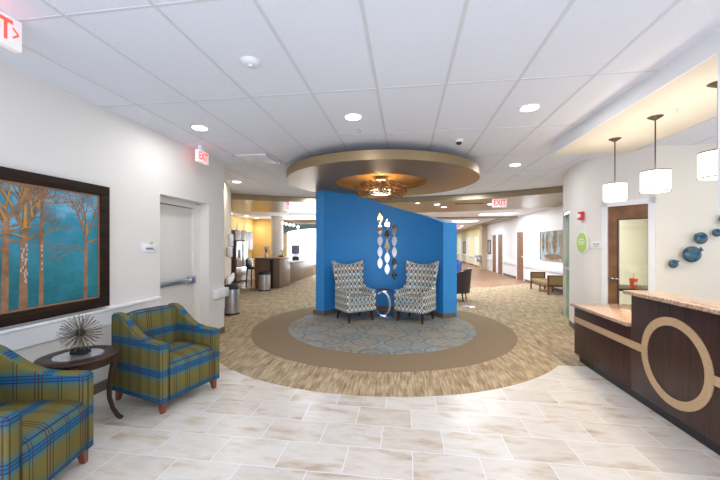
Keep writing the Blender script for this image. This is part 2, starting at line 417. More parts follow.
# ------------------------------------------------------------------ floor
b = B(); box(b, (-9, -3, -.06), (7, 37, 0)); struct(obj('floor', b, 'tile', smooth=False))
cc = (-.47, 6.2)
def arc(c, r, a0, a1, n): return [(c[0]+r*math.cos(a0+(a1-a0)*i/n), c[1]+r*math.sin(a0+(a1-a0)*i/n)) for i in range(n+1)]
yb = 4.42; al = math.asin((yb-cc[1])/2.95)
edge = arc(cc, 2.95, -PI-al, al, 72)         # from left, through the front, to the right
b = B(); prism(b, [(-9, yb)]+edge+[(4.9, yb), (4.9, 36.5), (-9, 36.5)], 0, .004)
o = struct(obj('floor_carpet', b, 'carpet', smooth=False))
b = B(); ring_sector(b, *cc, 1.70, 2.32, 0, 2*PI, .003, .007, 96); struct(obj('floor_carpet_ring', b, 'ringcarpet', smooth=False))
b = B(); lathe(b, solid([(1.70, .003), (1.70, .007)]), 96, (*cc, 0)); struct(obj('floor_carpet_circle', b, 'circlecarpet', smooth=False))
b = B(); prism(b, [(-8.4, 10.7), (-4.4, 10.7), (-4.4, 15), (-5.3, 16.1), (-8.4, 16.1)], .003, .008); struct(obj('floor_wood', b, 'woodfloor', smooth=False))
b = B(); prism(b, [(1.0, 11.5), (2.0, 11.9), (3.4, 12.6), (4.85, 13.7), (4.85, 36), (1.0, 36)], .003, .008); struct(obj('floor_wood_corridor', b, 'woodfloor', smooth=False))

# ------------------------------------------------------------------ ceiling
sc = (-.5, 2.6)
b = B(); box(b, (-9, -3, CEIL), (6.5, 13.5, CEIL+.08)); struct(obj('ceiling', b, 'ceil', smooth=False))
b = B()
for k in range(-14, 12):
    x = -.258+.6096*k
    if -9 < x < 6.4: box(b, (x-.012, -3, CEIL-.004), (x+.012, 10.5, CEIL+.001))
for k in range(-5, 7):
    y = 2.99+1.219*k
    if -3 < y < 10.4: box(b, (-9, y-.009, CEIL-.003), (6.4, y+.009, CEIL+.001))
struct(obj('ceiling_grid', b, 'grid', smooth=False))
b = B(); ring_sector(b, *sc, 7.25, 10.5, 0, PI, 2.76, 2.915, 96); struct(obj('ceiling_soffit', b, 'soffit', ang=50))
b = B(); ring_sector(b, *sc, 10.5, 36, .1, PI-.1, 2.76, 2.9, 96); struct(obj('ceiling_far', b, 'ceil', smooth=False))
# bronze border of the corridor tray
b = B(); box(b, (1.0, 15.3, 2.70), (4.85, 15.7, 2.76)); box(b, (4.35, 15.7, 2.70), (4.85, 36, 2.76)); struct(obj('trim_1', b, 'soffit', smooth=False))
# dropped bulkhead above the reception desk
b = B(); box(b, (2.05, -3, 2.77), (3.03, 4.97, CEIL)); struct(obj('ceiling_bulkhead', b, 'cream', smooth=False))
b = B(); box(b, (2.03, -3, 2.77), (2.05, 4.97, CEIL)); struct(obj('ceiling_bulkhead_face', b, 'white', smooth=False))
b = B(); box(b, (2.035, 2.42, 1.70), (2.09, 2.48, CEIL)); struct(obj('trim_2', b, 'white', smooth=False))
# round cloud
b = B(); lathe(b, [(.85, .0), (1.73, .0)], 128, (-.46, 6.2, 2.66)); lathe(b, [(1.73, 0), (1.73, .13), (.85, .13), (.85, 0)], 128, (-.46, 6.2, 2.66))
disc = struct(obj('ceiling_disc', b, 'gold', ang=30)); bmesh_rim = None
b = B(); lathe(b, solid([(.85, .10), (.85, .13)]), 96, (-.46, 6.2, 2.66)); obj('recess', b, 'goldin', disc)
b = B(); lathe(b, [(1.7305, 0.001), (1.742, .001), (1.742, .134), (1.7305, .134), (1.7305, .001)], 128, (-.46, 6.2, 2.66)); obj('rim', b, 'golddark', disc)
b = B()
for a in range(6):
    x, y = -.46+1.2*math.cos(a*PI/3), 6.2+1.2*math.sin(a*PI/3); tube(b, [(x, y, 2.77), (x, y, CEIL)], .008, 8)
obj('hanger_rod', b, 'steel', disc)

# ------------------------------------------------------------------ walls
b = B()
for lo, hi in (((-3.22, -3, 0), (-3.1, 3.81, CEIL)), ((-3.22, 3.81, 2.15), (-3.1, 4.86, CEIL)), ((-3.22, 4.86, 0), (-3.1, 5.3, CEIL))): box(b, lo, hi)
struct(obj('wall_left', b, 'wall', smooth=False))
wall('wall_left_return', [(-3.22, 5.3), (-3.62, 5.42), (-3.95, 6.72), (-4.3, 7.6), (-4.66, 8.32), (-8.4, 8.5), (-8.4, 16.2)], 'beige', side=1)
# door niche back and door
b = B(); box(b, (-3.42, 3.75, 0), (-3.36, 4.92, CEIL)); box(b, (-3.36, 3.75, 0), (-3.22, 3.81, CEIL)); box(b, (-3.36, 4.86, 0), (-3.22, 4.92, CEIL)); box(b, (-3.36, 3.81, 2.15), (-3.22, 4.86, 2.2))
struct(obj('wall_left_niche', b, 'wall', smooth=False))
dr = bpy.data.objects.new('door_1', None); C.objects.link(dr); dr['kind'] = 'structure'
bx('door_leaf', (-3.34, 3.86, .01), (-3.295, 4.72, 2.06), 'doorpaint', dr, .003)
b = B(); box(b, (-3.35, 3.812, 0), (-3.25, 3.86, 2.13)); box(b, (-3.35, 4.72, 0), (-3.25, 4.858, 2.13)); box(b, (-3.35, 3.86, 2.07), (-3.25, 4.72, 2.148)); obj('door_frame', b, 'doorpaint', dr)
b = B(); box(b, (-3.294, 3.88, 1.40), (-3.288, 3.96, 1.92)); v = obj('vision_panel', b, 'brownwood', dr)
b = B(); box(b, (-3.295, 3.90, .93), (-3.23, 4.70, 1.0), .008); box(b, (-3.295, 4.60, .91), (-3.215, 4.72, 1.02), .008); obj('push_bar', b, 'steel', dr)
# chair rail left
b = B(); prism(b, [(-3.10, .66), (-3.075, .665), (-3.07, .815), (-3.045, .825), (-3.045, .845), (-3.10, .85)], -3, 3.78, Matrix(((1, 0, 0, 0), (0, 0, 1, 0), (0, 1, 0, 0), (0, 0, 0, 1)))); struct(obj('trim_3', b, 'white', ang=60))
b = B(); box(b, (-3.1, 4.97, .62), (-3.04, 5.33, .77), .006); box(b, (-3.2, 5.30, .62), (-3.04, 5.36, .77), .006); struct(obj('trim_4', b, 'white'))
b = B(); box(b, (-3.1, -3, 0), (-3.085, 3.81, .1)); box(b, (-3.1, 4.86, 0), (-3.085, 5.3, .1)); struct(obj('baseboard_left', b, 'base', smooth=False))
# rail piece beyond the corner
b = B(); wallpoly(b, [(-3.93, 6.80), (-4.26, 7.6), (-4.58, 8.24)], .62, .76, .05, -1); struct(obj('trim_5', b, 'white'))
b = B(); wallpoly(b, [(-3.94, 6.72), (-4.29, 7.6), (-4.65, 8.31)], 0, .1, .012, -1); struct(obj('baseboard_left_far', b, 'base'))
# left/far kitchen walls
wall('wall_kitchen', [(-8.3, 15.2), (-6.44, 15.2), (-6.44, 16.32)], 'yellow', side=1)
b = B()
for lo, hi in (((-6.44, 16.2, 0), (-6.06, 16.3, 2.9)), ((-6.06, 16.2, 0), (.6, 16.3, .50)), ((-6.06, 16.2, 2.42), (.6, 16.3, 2.9)), ((.6, 16.2, 0), (1.12, 16.3, 2.9)), ((-2.75, 16.2, .5), (.6, 16.3, 2.42))): box(b, lo, hi)
struct(obj('wall_back', b, 'tanwall', smooth=False))
for k, (x0, x1) in enumerate(((-6.06, -2.75),)):
    w = bpy.data.objects.new('window_%d' % (k+1), None); C.objects.link(w); w['kind'] = 'structure'
    bx('window_pane', (x0+.03, 16.245, .53), (x1-.03, 16.255, 2.39), 'glass', w)
    b = B()
    for lo, hi in (((x0, 16.2, .50), (x0+.05, 16.3, 2.42)), ((x1-.05, 16.2, .5), (x1, 16.3, 2.42)), ((x0, 16.2, .5), (x1, 16.3, .55)), ((x0, 16.2, 2.37), (x1, 16.3, 2.42)), (((x0+x1)/2-.02, 16.2, .5), ((x0+x1)/2+.02, 16.3, 2.42))): box(b, lo, hi)
    obj('window_frame', b, 'white', w)
b = B(); lathe(b, solid([(.26, 0), (.26, 2.76)]), 32, (-5.66, 14.0, 0)); struct(obj('wall_column', b, 'wall'))
wall('wall_corridor_left', [(1.0, 16.2), (1.0, 36)], 'wall', z1=2.8, side=1)
wall('wall_corridor_end', [(1.0, 36), (4.97, 36)], 'cream', z1=2.8, side=1)
# right walls
wall('wall_corridor', [(4.85, 9.4), (4.85, 20.8)], 'white', z1=2.9, side=-1)
wall('wall_corridor_far', [(4.85, 21.5), (4.85, 36)], 'paleyellow', z1=2.9, side=-1)
b = B(); box(b, (4.55, 20.8, 0), (4.97, 21.5, 2.76)); struct(obj('wall_corridor_pier', b, 'tanwall', smooth=False))
b = B(); box(b, (4.80, 9.4, .60), (4.85, 14.4, .76), .008); box(b, (4.80, 15.4, .60), (4.85, 17.4, .76), .008); box(b, (4.80, 19.55, .60), (4.85, 20.8, .76), .008)
for y0, y1 in ((21.5, 23.3), (24.4, 26.5), (27.6, 29.5), (31.2, 35.9)): box(b, (4.80, y0, .60), (4.85, y1, .76), .008)
struct(obj('trim_6', b, 'white'))
b = B(); box(b, (4.835, 9.4, 0), (4.85, 14.4, .1)); box(b, (4.835, 15.4, 0), (4.85, 17.4, .1)); box(b, (4.835, 21.5, 0), (4.85, 36, .1)); struct(obj('baseboard_right', b, 'base', smooth=False))
A0, A1 = Vector((3.55, 5.27)), Vector((3.02, 5.86))
def onA(s, off=0, z=0):                       # point on the angled door wall, s metres from its right end, off metres out into the room
    d = (A1-A0).normalized(); nn = Vector((-d.y, d.x)); nn = nn if nn.dot(Vector((-1, -1))) > 0 else -nn
    p = A0+d*s+nn*off; return (p.x, p.y, z)
dirA = (A1-A0).normalized(); lenA = (A1-A0).length; rotA = math.atan2(-dirA.y, -dirA.x)     # local x to the right as seen from the room
wall('wall_reception', [(6.1, 5.27), (3.55, 5.27)], 'cream', side=-1)
# angled wall with its door opening (.10 .. .62 along it)
s0, s1 = .06, .60
b = B()
for a, c, z0, z1 in ((0, s0, 0, CEIL), (s0, s1, 2.12, CEIL), (s1, lenA, 0, CEIL)):
    wallpoly(b, [onA(a)[:2], onA(c)[:2]], z0, z1, .12, -1)
struct(obj('wall_right', b, 'wall', smooth=False))
curve = [(3.02, 5.86), (2.965, 5.93), (2.94, 6.02), (2.95, 6.2), (2.985, 6.45), (3.03, 6.66)]
curve2 = [(3.03, 6.66), (3.10, 6.95), (3.20, 7.3), (3.33, 7.6)]
curve3 = [(3.33, 7.6), (3.6, 8.1), (4.1, 8.7), (4.85, 9.4)]
wall('wall_right_curve', curve, 'wall', side=-1)
wall('wall_right_header', curve2, 'wall', z0=2.16, side=-1)
wall('wall_right_far', curve3, 'wall', side=-1)
w = bpy.data.objects.new('window_2', None); C.objects.link(w); w['kind'] = 'structure'
b = B(); wallpoly(b, [(3.09, 6.66), (3.16, 6.95), (3.26, 7.3), (3.39, 7.6)], 0, 2.16, .008, -1); obj('window_pane', b, thin_glass('green_tinted_glass', (.80, .92, .86), .18), w)
b = B(); wallpoly(b, [(3.05, 6.67), (3.12, 6.95), (3.22, 7.3), (3.35, 7.6)], 2.10, 2.16, .08, -1); wallpoly(b, [(3.05, 6.67), (3.12, 6.95), (3.22, 7.3), (3.35, 7.6)], 1.02, 1.07, .08, -1); obj('window_frame', b, 'steel', w)
b = B(); wallpoly(b, curve, 0, .1, .012, 1); wallpoly(b, curve3, 0, .1, .012, 1); struct(obj('baseboard_right_near', b, 'base'))
# office behind the angled door
b = B(); wallpoly(b, [(6.0, 5.5), (6.0, 9.2), (3.75, 7.95)], 0, 2.8, .05, 1); struct(obj('wall_office', b, mat('office_paint', (.78, .75, .66), .7)))
# door 2
d2 = bpy.data.objects.new('door_2', None); C.objects.link(d2); d2['kind'] = 'structure'
p = onA((s0+s1)/2, 0, 0); d2.location = p; d2.rotation_euler = (0, 0, rotA); w2 = (s1-s0)/2
b = B(); box(b, (-w2-.06, -.035, 0), (-w2+.02, .12, 2.18)); box(b, (w2-.02, -.035, 0), (w2+.06, .12, 2.18)); box(b, (-w2-.06, -.035, 2.10), (w2+.06, .12, 2.18)); obj('door_frame', b, 'white', d2)
b = B(); l, r = -w2+.02, w2-.02
for lo, hi in (((l, .0, .01), (l+.115, .045, 2.10)), ((r-.012, .0, .01), (r, .045, 2.10)), ((l+.115, .0, 1.90), (r-.012, .045, 2.10)), ((l+.115, .0, .01), (r-.012, .045, .25))): box(b, lo, hi)
dl = obj('door_leaf', b, 'brownwood', d2, smooth=False)
b = B()
for lo, hi in (((l+.115, -.004, .25), (l+.13, .049, 1.9)), ((l+.13, -.004, 1.885), (r-.012, .049, 1.9))): box(b, lo, hi)
obj('glazing_bead', b, 'bronze', d2)
bx('glass_pane', (l+.115, .02, .25), (r-.012, .026, 1.9), 'glass', d2)
b = B(); lathe(b, solid([(.03, 0), (.03, .008)]), 20, (0, 0, 0)); bmesh.ops.transform(b, matrix=Matrix.Translation((l+.055, 0, .98)) @ Matrix.Rotation(PI/2, 4, 'X'), verts=b.verts[:])
tube(b, [(l+.055, -.005, .98), (l+.055, -.05, .98), (l+.075, -.055, .98), (l+.17, -.05, .975)], .009, 10); obj('door_handle', b, 'chrome', d2)

# curved blue wall
bc = (-.46, 6.2)
def topz(a):
    d = math.degrees(a); return 2.662 if d > 120 else 2.662-(120-d)/(120-28)*.72
a0, a1, n = math.radians(154), math.radians(30), 60
b = B(); rows = []
for i in range(n+1):
    a = a0+(a1-a0)*i/n; z = topz(a)
    rows.append([b.verts.new((bc[0]+r*math.cos(a), bc[1]+r*math.sin(a), q)) for r, q in ((1.40, 0), (1.40, z), (1.63+.11*i/n, z), (1.63+.11*i/n, 0))])
fs = [b.faces.new(rows[0]), b.faces.new(list(reversed(rows[-1])))]
for i in range(n):
    for k in range(4): fs.append(b.faces.new((rows[i][k], rows[i][(k+1) % 4], rows[i+1][(k+1) % 4], rows[i+1][k])))
bmesh.ops.recalc_face_normals(b, faces=fs)
struct(obj('wall_center', b, 'blue', ang=40))
b = B(); ring_sector(b, *bc, 1.388, 1.70, a1-.008, a0+.008, .004, .10, 60); struct(obj('baseboard_center', b, 'base', ang=40))

# ------------------------------------------------------------------ ceiling fittings
def can(loc, label, m='lamp', r=.085, grp='recessed ceiling lights', z=CEIL):
    t = thing('recessed_light', label, 'ceiling light', (loc[0], loc[1], z), 0, grp)
    b = B(); lathe(b, [(r, -.001), (r+.02, -.004), (r+.022, 0), (r, .0)], 28); obj('trim_ring', b, 'white', t)
    b = B(); lathe(b, solid([(r, -.003), (r, -.0005)]), 28); obj('lens', b, m, t)
    return t
def alight(loc, e, size=.3, col=(.97, .97, 1), rot=(0, 0, 0), sy=None, spread=None):
    l = bpy.data.lights.new('light', 'AREA'); l.energy = e; l.color = col; l.shape = 'RECTANGLE' if sy else 'DISK'; l.size = size
    if sy: l.size_y = sy
    if spread: l.spread = spread
    o = bpy.data.objects.new('light', l); C.objects.link(o); o.location = loc; o.rotation_euler = rot; return o
for x, y, lb in ((-2.48, 3.7, 'round recessed light in the ceiling above the plaid armchairs, nearest the left wall'),
              (-.58, 3.62, 'round recessed light in the tiled ceiling in front of the bronze disc'),
              (1.27, 3.63, 'large bright recessed light in the tiled ceiling left of the reception pendants'),
              (1.92, 6.18, 'recessed light in the ceiling right of the bronze disc, nearer one of the pair'),
              (-3.77, 6.98, 'recessed light near the end of the left wall beside the air vent')):
    can((x, y), lb); alight((x, y, CEIL-.02), 8 if x < -2 else 13, .2)
t = can((2.22, 7.1), 'unlit recessed light lens behind the lit one right of the bronze disc', 'sign')
for x, y in ((-.6, .6), (1.3, .6), (-2.4, .6), (-.6, -1.5)): alight((x, y, CEIL-.02), 9, .25)
for x, y, lb in ((2.59, 10.7, 'bright recessed light in the curved bronze soffit beside the right exit sign'),
              (1.25, 11.3, 'recessed light in the bronze soffit above the right end of the blue wall'),
              (.96, 10.5, 'small recessed light in the bronze soffit just right of the chandelier')):
    can((x, y), lb, z=2.7605, grp='soffit lights'); alight((x, y, 2.74), 22, .2)
can((.35, 10.1), 'warm recessed light in the bronze soffit glimpsed beside the chandelier', 'lampwarm', .06, 'soffit lights', 2.76)
for x, y, lb in ((-6.93, 12.3, 'recessed kitchen ceiling light nearest the left corner'), (-6.9, 13.6, 'middle recessed light of the three over the refrigerator'), (-6.95, 14.7, 'recessed kitchen light closest to the yellow wall')):
    can((x, y), lb, z=2.76, grp='kitchen ceiling lights'); alight((x, y, 2.74), 6, .2, (1, .82, .55))
for x0, y0, x1, y1, lb in ((3.0, 13.6, 4.3, 14.4, 'fluorescent panel in the white ceiling above the corridor entrance'), (2.4, 17.5, 3.7, 18.7, 'second fluorescent panel further down the corridor ceiling'), (2.4, 22, 3.7, 23.2, 'distant fluorescent panel in the corridor ceiling')):
    t = thing('fluorescent_panel', lb, 'ceiling light', ((x0+x1)/2, (y0+y1)/2, 2.76), 0, 'fluorescent panels'); hx, hy = (x1-x0)/2, (y1-y0)/2
    bx('diffuser', (-hx, -hy, -.006), (hx, hy, -.001), 'panel', t)
    b = B()
    for lo, hi in (((-hx-.02, -hy-.02, -.009), (hx+.02, -hy, -.001)), ((-hx-.02, hy, -.009), (hx+.02, hy+.02, -.001)), ((-hx-.02, -hy, -.009), (-hx, hy, -.001)), ((hx, -hy, -.009), (hx+.02, hy, -.001))): box(b, lo, hi)
    obj('frame', b, 'white', t)
    alight(((x0+x1)/2, (y0+y1)/2, 2.72), 85, 1.2, (.78, .89, 1), sy=1.0)
def vent(x0, y0, x1, y1, z, lb, m='white', rz=0):
    t = thing('air_vent', lb, 'air vent', ((x0+x1)/2, (y0+y1)/2, z), rz); hx, hy = (x1-x0)/2, (y1-y0)/2
    b = B()
    for lo, hi in (((-hx, -hy, -.02), (hx, -hy+.03, -.001)), ((-hx, hy-.03, -.02), (hx, hy, -.001)), ((-hx, -hy, -.02), (-hx+.03, hy, -.001)), ((hx-.03, -hy, -.02), (hx, hy, -.001))): box(b, lo, hi, .003)
    obj('frame', b, m, t)
    bx('backing', (-hx+.03, -hy+.03, -.004), (hx-.03, hy-.03, -.001), 'black', t)
    bx('plaque', (-hx+.05, -hy+.05, -.022), (hx-.05, hy-.05, -.012), m, t, .004)
vent(-2.70, 4.86, -2.12, 5.42, CEIL, 'square white air diffuser in the ceiling near the left exit sign')
vent(1.5, 10.3, 2.3, 10.55, 2.76, 'long narrow air grille set in the curved bronze soffit', 'soffit')
t = thing('smoke_detector', 'round white smoke detector on a ceiling tile toward the left front', 'smoke detector', (-1.19, 2.41, CEIL))
b = B(); lathe(b, solid([(.05, -.03), (.062, -.024), (.075, -.001)]), 32); obj('body', b, 'white', t)
b = B(); lathe(b, solid([(.018, -.045), (.022, -.03)]), 20); obj('sensor', b, 'sign', t)
t = thing('dome_camera', 'small white dome camera with dark lens on the ceiling above the bronze disc', 'security camera', (.71, 4.6, CEIL))
b = B(); lathe(b, solid([(.05, -.035), (.055, -.03), (.055, -.001)]), 28); obj('housing', b, 'white', t)
b = B(); lathe(b, [(0, -.07)]+[(.04*math.sin(k*PI/12), -.03-.04*math.cos(k*PI/12)) for k in range(1, 7)], 24); obj('lens_dome', b, 'black', t)
def sprinkler(x, y, z, lb):
    t = thing('sprinkler', lb, 'sprinkler', (x, y, z))
    b = B(); lathe(b, solid([(.028, -.005), (.03, -.001)]), 20); obj('escutcheon', b, 'white', t)
    b = B(); tube(b, [(0, 0, -.004), (0, 0, -.03)], .006, 8); lathe(b, solid([(.014, -.032), (.014, -.029)]), 12); obj('nozzle', b, 'chrome', t)
sprinkler(-.56, 4.0, CEIL, 'small sprinkler head on the tiled ceiling between the middle light and disc')
sprinkler(2.5, 3.45, 2.77, 'sprinkler head in the cream bulkhead between two pendants')
sprinkler(3.1, 10.4, 2.76, 'sprinkler head in the bronze soffit right of the exit sign')

def exit_sign(loc, rz, lb, w=.32, h=.19, arrow=False, drop=.04, grp=None):
    t = thing('exit_sign', lb, 'exit sign', loc, rz)       # local face looks to -Y ; origin at top centre
    bx('housing', (-w/2, -.025, -drop-h), (w/2, .025, -drop), 'exitface', t, .006)
    bx('mount', (-.06, -.02, -drop), (.06, .02, 0), 'white', t, .002)
    for s, rr in ((-1, 0), (1, PI)):
        o = text('letters', 'EXIT', .2, 'exitred', t, ((-.010*w/.3 if arrow else 0)*(1 if s < 0 else -1), s*.0262, -drop-h/2), (PI/2, 0, rr))
        vx = [v.co.x for v in o.data.vertices]; vy = [v.co.y for v in o.data.vertices]
        o.scale = ((.74 if arrow else .84)*w/(max(vx)-min(vx)), .68*h/(max(vy)-min(vy)), 1)
        if arrow:
            b = B(); a = h*.16; x = w/2-.022
            for sg in (-1, 1): tube(b, [(x, 0, 0), (x-a, 0, sg*a)], .006, 6)
            o = obj('arrow', b, 'exitred', t); o.location = (0, s*.0262, -drop-h/2); o.scale = (1 if s < 0 else -1, .3, 1)
exit_sign((-2.43, 1.605, CEIL), PI/2, 'exit sign with arrow at the top left front corner, cut by the picture edge', w=.34, arrow=True, drop=.015)
exit_sign((-2.90, 4.38, CEIL), PI/2, 'small lit exit sign hanging beside the left wall above the door', w=.25, h=.17, drop=.075)
exit_sign((2.52, 9.42, 2.765), 0, 'red exit sign under the bronze soffit before the right corridor', w=.38, h=.23, drop=.01)
exit_sign((-3.5, 9.35, 2.765), 1.5, 'exit sign under the bronze soffit at left, seen nearly edge on', w=.3, h=.25, drop=.01)
exit_sign((3.05, 20.6, 2.76), 0, 'far exit sign deep in the corridor above the yellow wall', w=.45, h=.25, drop=.05)

# ------------------------------------------------------------------ left wall fittings
def painting_frame(name, lb, y0, y1, z0, z1, x, sgn, fw, mframe, mcanvas, depth=.05, cat='painting'):
    t = thing(name, lb, cat, (x, (y0+y1)/2, (z0+z1)/2)); hy, hz = (y1-y0)/2, (z1-z0)/2; d = depth*sgn
    b = B()
    for (a, c, e, f) in ((-hy, hy, -hz, -hz+fw), (-hy, hy, hz-fw, hz), (-hy, -hy+fw, -hz+fw, hz-fw), (hy-fw, hy, -hz+fw, hz-fw)): box(b, (min(0, d), a, e), (max(0, d), c, f), .004)
    obj('frame', b, mframe, t)
    bx('canvas', (min(.0, d*.45), -hy+fw, -hz+fw), (max(.0, d*.45), hy-fw, hz-fw), mcanvas, t)
    return t, hy, hz
t, hy, hz = painting_frame('framed_painting', 'large teal painting of bare trees in a wide espresso frame on the left wall', .62, 3.04, .87, 2.10, -3.099, 1, .10, 'frame', 'paintbg')
b = B(); iy, iz = hy-.10, hz-.10
for lo, hi in (((.02, -iy, -iz), (.034, iy, -iz+.012)), ((.02, -iy, iz-.012), (.034, iy, iz)), ((.02, -iy, -iz), (.034, -iy+.012, iz)), ((.02, iy-.012, -iz), (.034, iy, iz))): box(b, lo, hi)
obj('inner_fillet', b, mat('copper_fillet', (.45, .20, .10), .4, metal=.4), t)
b = B()
QN = [0]; HL = []
def quadseg(p, q, r0, r1, x=.0235):
    QN[0] += 1; x += QN[0]*2.5e-6
    d = Vector((q[0]-p[0], q[1]-p[1]));
    if d.length < 1e-4: return
    d.normalize(); nn = Vector((-d.y, d.x)); cl = lambda y, z: (x, max(-iy+.014, min(iy-.014, y)), max(-iz+.014, min(iz-.014, z)))
    vs = [b.verts.new(cl(p[0]+nn.x*r0, p[1]+nn.y*r0)), b.verts.new(cl(p[0]-nn.x*r0, p[1]-nn.y*r0)), b.verts.new(cl(q[0]-nn.x*r1, q[1]-nn.y*r1)), b.verts.new(cl(q[0]+nn.x*r1, q[1]+nn.y*r1))]
    b.faces.new(vs)
def grow(p, ang, ln, r, dep):
    if dep == 0 or abs(p[0]) > iy or p[1] > iz: return
    q = (p[0]+math.cos(ang)*ln, p[1]+math.sin(ang)*ln); quadseg(p, q, r, r*.78)
    if random.random() < .3 and r > .004: HL.append((p, q, r*.7, r*.5))
    grow(q, ang+random.uniform(-.25, .25), ln*.85, r*.75, dep-1)
    if random.random() < .85: grow(q, ang+random.choice((-1, 1))*random.uniform(.5, 1.0), ln*.75, r*.6, dep-1)
rs = random.getstate(); random.seed(11)
for y, r, zf in ((.968, .020, .12), (.576, .018, .42), (.443, .033, .16), (.317, .026, .20), (.02, .03, .1), (-.42, .036, .05), (-.72, .026, .3), (-.95, .03, 0)):
    quadseg((y, -iz+.014), (y+.01, zf), r, r*.75)
    for sg in (-1, 0, 1): grow((y+.01, zf), PI/2+sg*.5+random.uniform(-.1, .1), .10, r*.62, 8)
    for kk in range(3): grow((y+.01, zf+random.uniform(-.16, .02)), PI/2+random.choice((-1, 1))*1.25, .10, r*.32, 6)
random.setstate(rs)
for f in b.faces:
    f.normal_update()
    if f.normal.x < 0: f.normal_flip()
obj('painted_trees', b, 'bark', t, smooth=False)
b = B()
rs = random.getstate(); random.seed(5)
QN[0] += 200
for h_ in HL: quadseg(*h_)
random.setstate(rs)
for f in b.faces:
    f.normal_update()
    if f.normal.x < 0: f.normal_flip()
obj('painted_highlights', b, mat('ochre_daubs', (.50, .27, .06), .6), t, smooth=False)['kind'] = 'stuff'
b = B()
rs = random.getstate(); random.seed(3)
for kk in range(26):
    z = random.uniform(-.30, .02); yy = .443+random.uniform(-.024, .022); quadseg((yy, z), (yy+.004, z+random.uniform(.01, .03)), .006, .004)
for kk in range(6):
    z = random.uniform(-.3, 0); quadseg((.576, z), (.578, z+.02), .006, .004)
random.setstate(rs)
for f in b.faces:
    f.normal_update()
    if f.normal.x < 0: f.normal_flip()
obj('painted_bark_patches', b, mat('pale_bark_daubs', (.55, .52, .50), .6), t, smooth=False)['kind'] = 'stuff'

t = thing('room_sign', 'small white name plaque with a green leaf tab beside the left door', 'sign', (-3.1, 3.62, 1.47))
bx('plate', (0, -.115, -.052), (.012, .115, .052), 'white', t, .003)
b = B(); box(b, (.0121, -.06, -.015), (.014, .06, -.003)); box(b, (.0121, -.05, -.027), (.014, .085, -.020)); obj('lettering', b, 'txt', t)
b = B(); tube(b, [(.012, .0, .052), (.014, .03, .055), (.014, .06, .052)], [.004, .013, .004], 10); obj('leaf_tab', b, 'green', t)
b = B(); box(b, (0, -.12, -.057), (.006, .12, .057), .002); obj('border', b, 'sign', t)

# ------------------------------------------------------------------ plaid armchairs
def armchair():
    t = thing('armchair', 'plaid armchair', 'armchair')
    W, D = .33, .36
    # seat block with crowned rounded front
    prof = [(-.28, .10), (D-.02, .10), (D, .12), (D, .385), (D-.012, .42), (D-.045, .445), (D-.12, .462), (.0, .47), (-.28, .455)]
    b = B(); prism(b, prof, -W+.085, W-.085, YZ, .008); obj('seat', b, 'plaid', t, uv=True, ang=60)
    # backrest, slight recline with crowned top
    def f(u, v):
        x = -W+.04+u*(2*W-.08); zt = .845-.045*(2*u-1)**4; z = .40+(zt-.40)*v
        return (x, -.235-.075*v-.018*math.sin(PI*u)*(1-v), z)
    b = B(); slab(b, f, 16, 8, -.10); bmesh.ops.bevel(b, geom=[e for e in b.edges if e.calc_face_angle(0) > 1.0], offset=.022, segments=3, affect='EDGES')
    obj('backrest', b, 'plaid', t, uv=True, ang=60)
    bx('back_panel', (-W+.02, -D, .10), (W-.02, -.27, .42), 'plaid', t, .015, uv=True)
    ap = [(-D, .10), (D-.005, .10), (D-.005, .60), (D-.02, .618), (D-.05, .625), (.16, .632), (.06, .650), (-.03, .69), (-.12, .755), (-.20, .815), (-.27, .842), (-.335, .845), (-D-.0, .82)]
    for s in (-1, 1):
        b = B(); x0, x1 = (W-.088, W) if s > 0 else (-W, -W+.088); prism(b, ap, x0, x1, YZ, .018, 3)
        a = obj('arm', b, 'plaid', t, uv=True, ang=60)
        b = B(); xs = x1-.012 if s < 0 else x0+.012
        tube(b, [(xs, D+.001, .11), (xs, D+.001, .60)], .0028, 6); obj('piping', b, 'darkwood', a)
    for sx in (-1, 1):
        b = B(); legbar(b, (sx*(W-.055), D-.055, .105), (sx*(W-.045), D-.045, 0), .055, .032); obj('leg', b, 'redwood', t)
        b = B(); legbar(b, (sx*(W-.055), -D+.055, .105), (sx*(W-.050), -D+.03, 0), .055, .032); obj('leg', b, 'redwood', t)
    return t
a1c = armchair(); a1c.location = (-2.375, 3.03, 0); a1c.rotation_euler = (0, 0, heading(.96, -.27)); a1c['label'] = 'plaid armchair below the door plaque, right of the round side table'; a1c['group'] = 'plaid armchairs on the left'
dup(a1c, (-2.43, 1.635, 0), heading(.97, .26), 'nearest plaid armchair at the bottom left corner, cut off by the picture edge')

# round side table
t = thing('side_table', 'round dark wood side table with glass inset between the plaid armchairs', 'side table', (-2.655, 2.36, 0))
b = B(); lathe(b, [(.165, .588), (.165, .600), (.175, .606), (.25, .606), (.265, .600), (.27, .590), (.265, .578), (.245, .572), (.165, .572), (.165, .588)], 64); obj('rim', b, 'darkwood', t)
b = B(); lathe(b, solid([(.166, .594), (.166, .602)]), 64); obj('glass_top', b, 'tableglass', t)
b = B(); lathe(b, [(.225, .515), (.23, .515), (.235, .572), (.215, .572), (.215, .515), (.225, .515)], 64); obj('apron', b, 'darkwood', t)
for k in range(4):
    a = math.radians(-48+90*k); ca, sa = math.cos(a), math.sin(a)
    pr = [(.232, .57, .030), (.232, .50, .027), (.215, .40, .023), (.20, .30, .020), (.20, .20, .018), (.225, .10, .017), (.26, .03, .018), (.285, 0, .019)]
    b = B(); tube(b, [(r*ca, r*sa, z) for r, z, _ in pr], [q for _, _, q in pr], 10); obj('leg', b, 'darkwood', t)
t = thing('starburst_sculpture', 'spiky metal starburst ornament on a small black block on the round table', 'ornament', (-2.65, 2.37, .6075), .3)
b = B(); box(b, (-.06, -.035, 0), (.06, .035, .05), .003); obj('base', b, 'black', t)
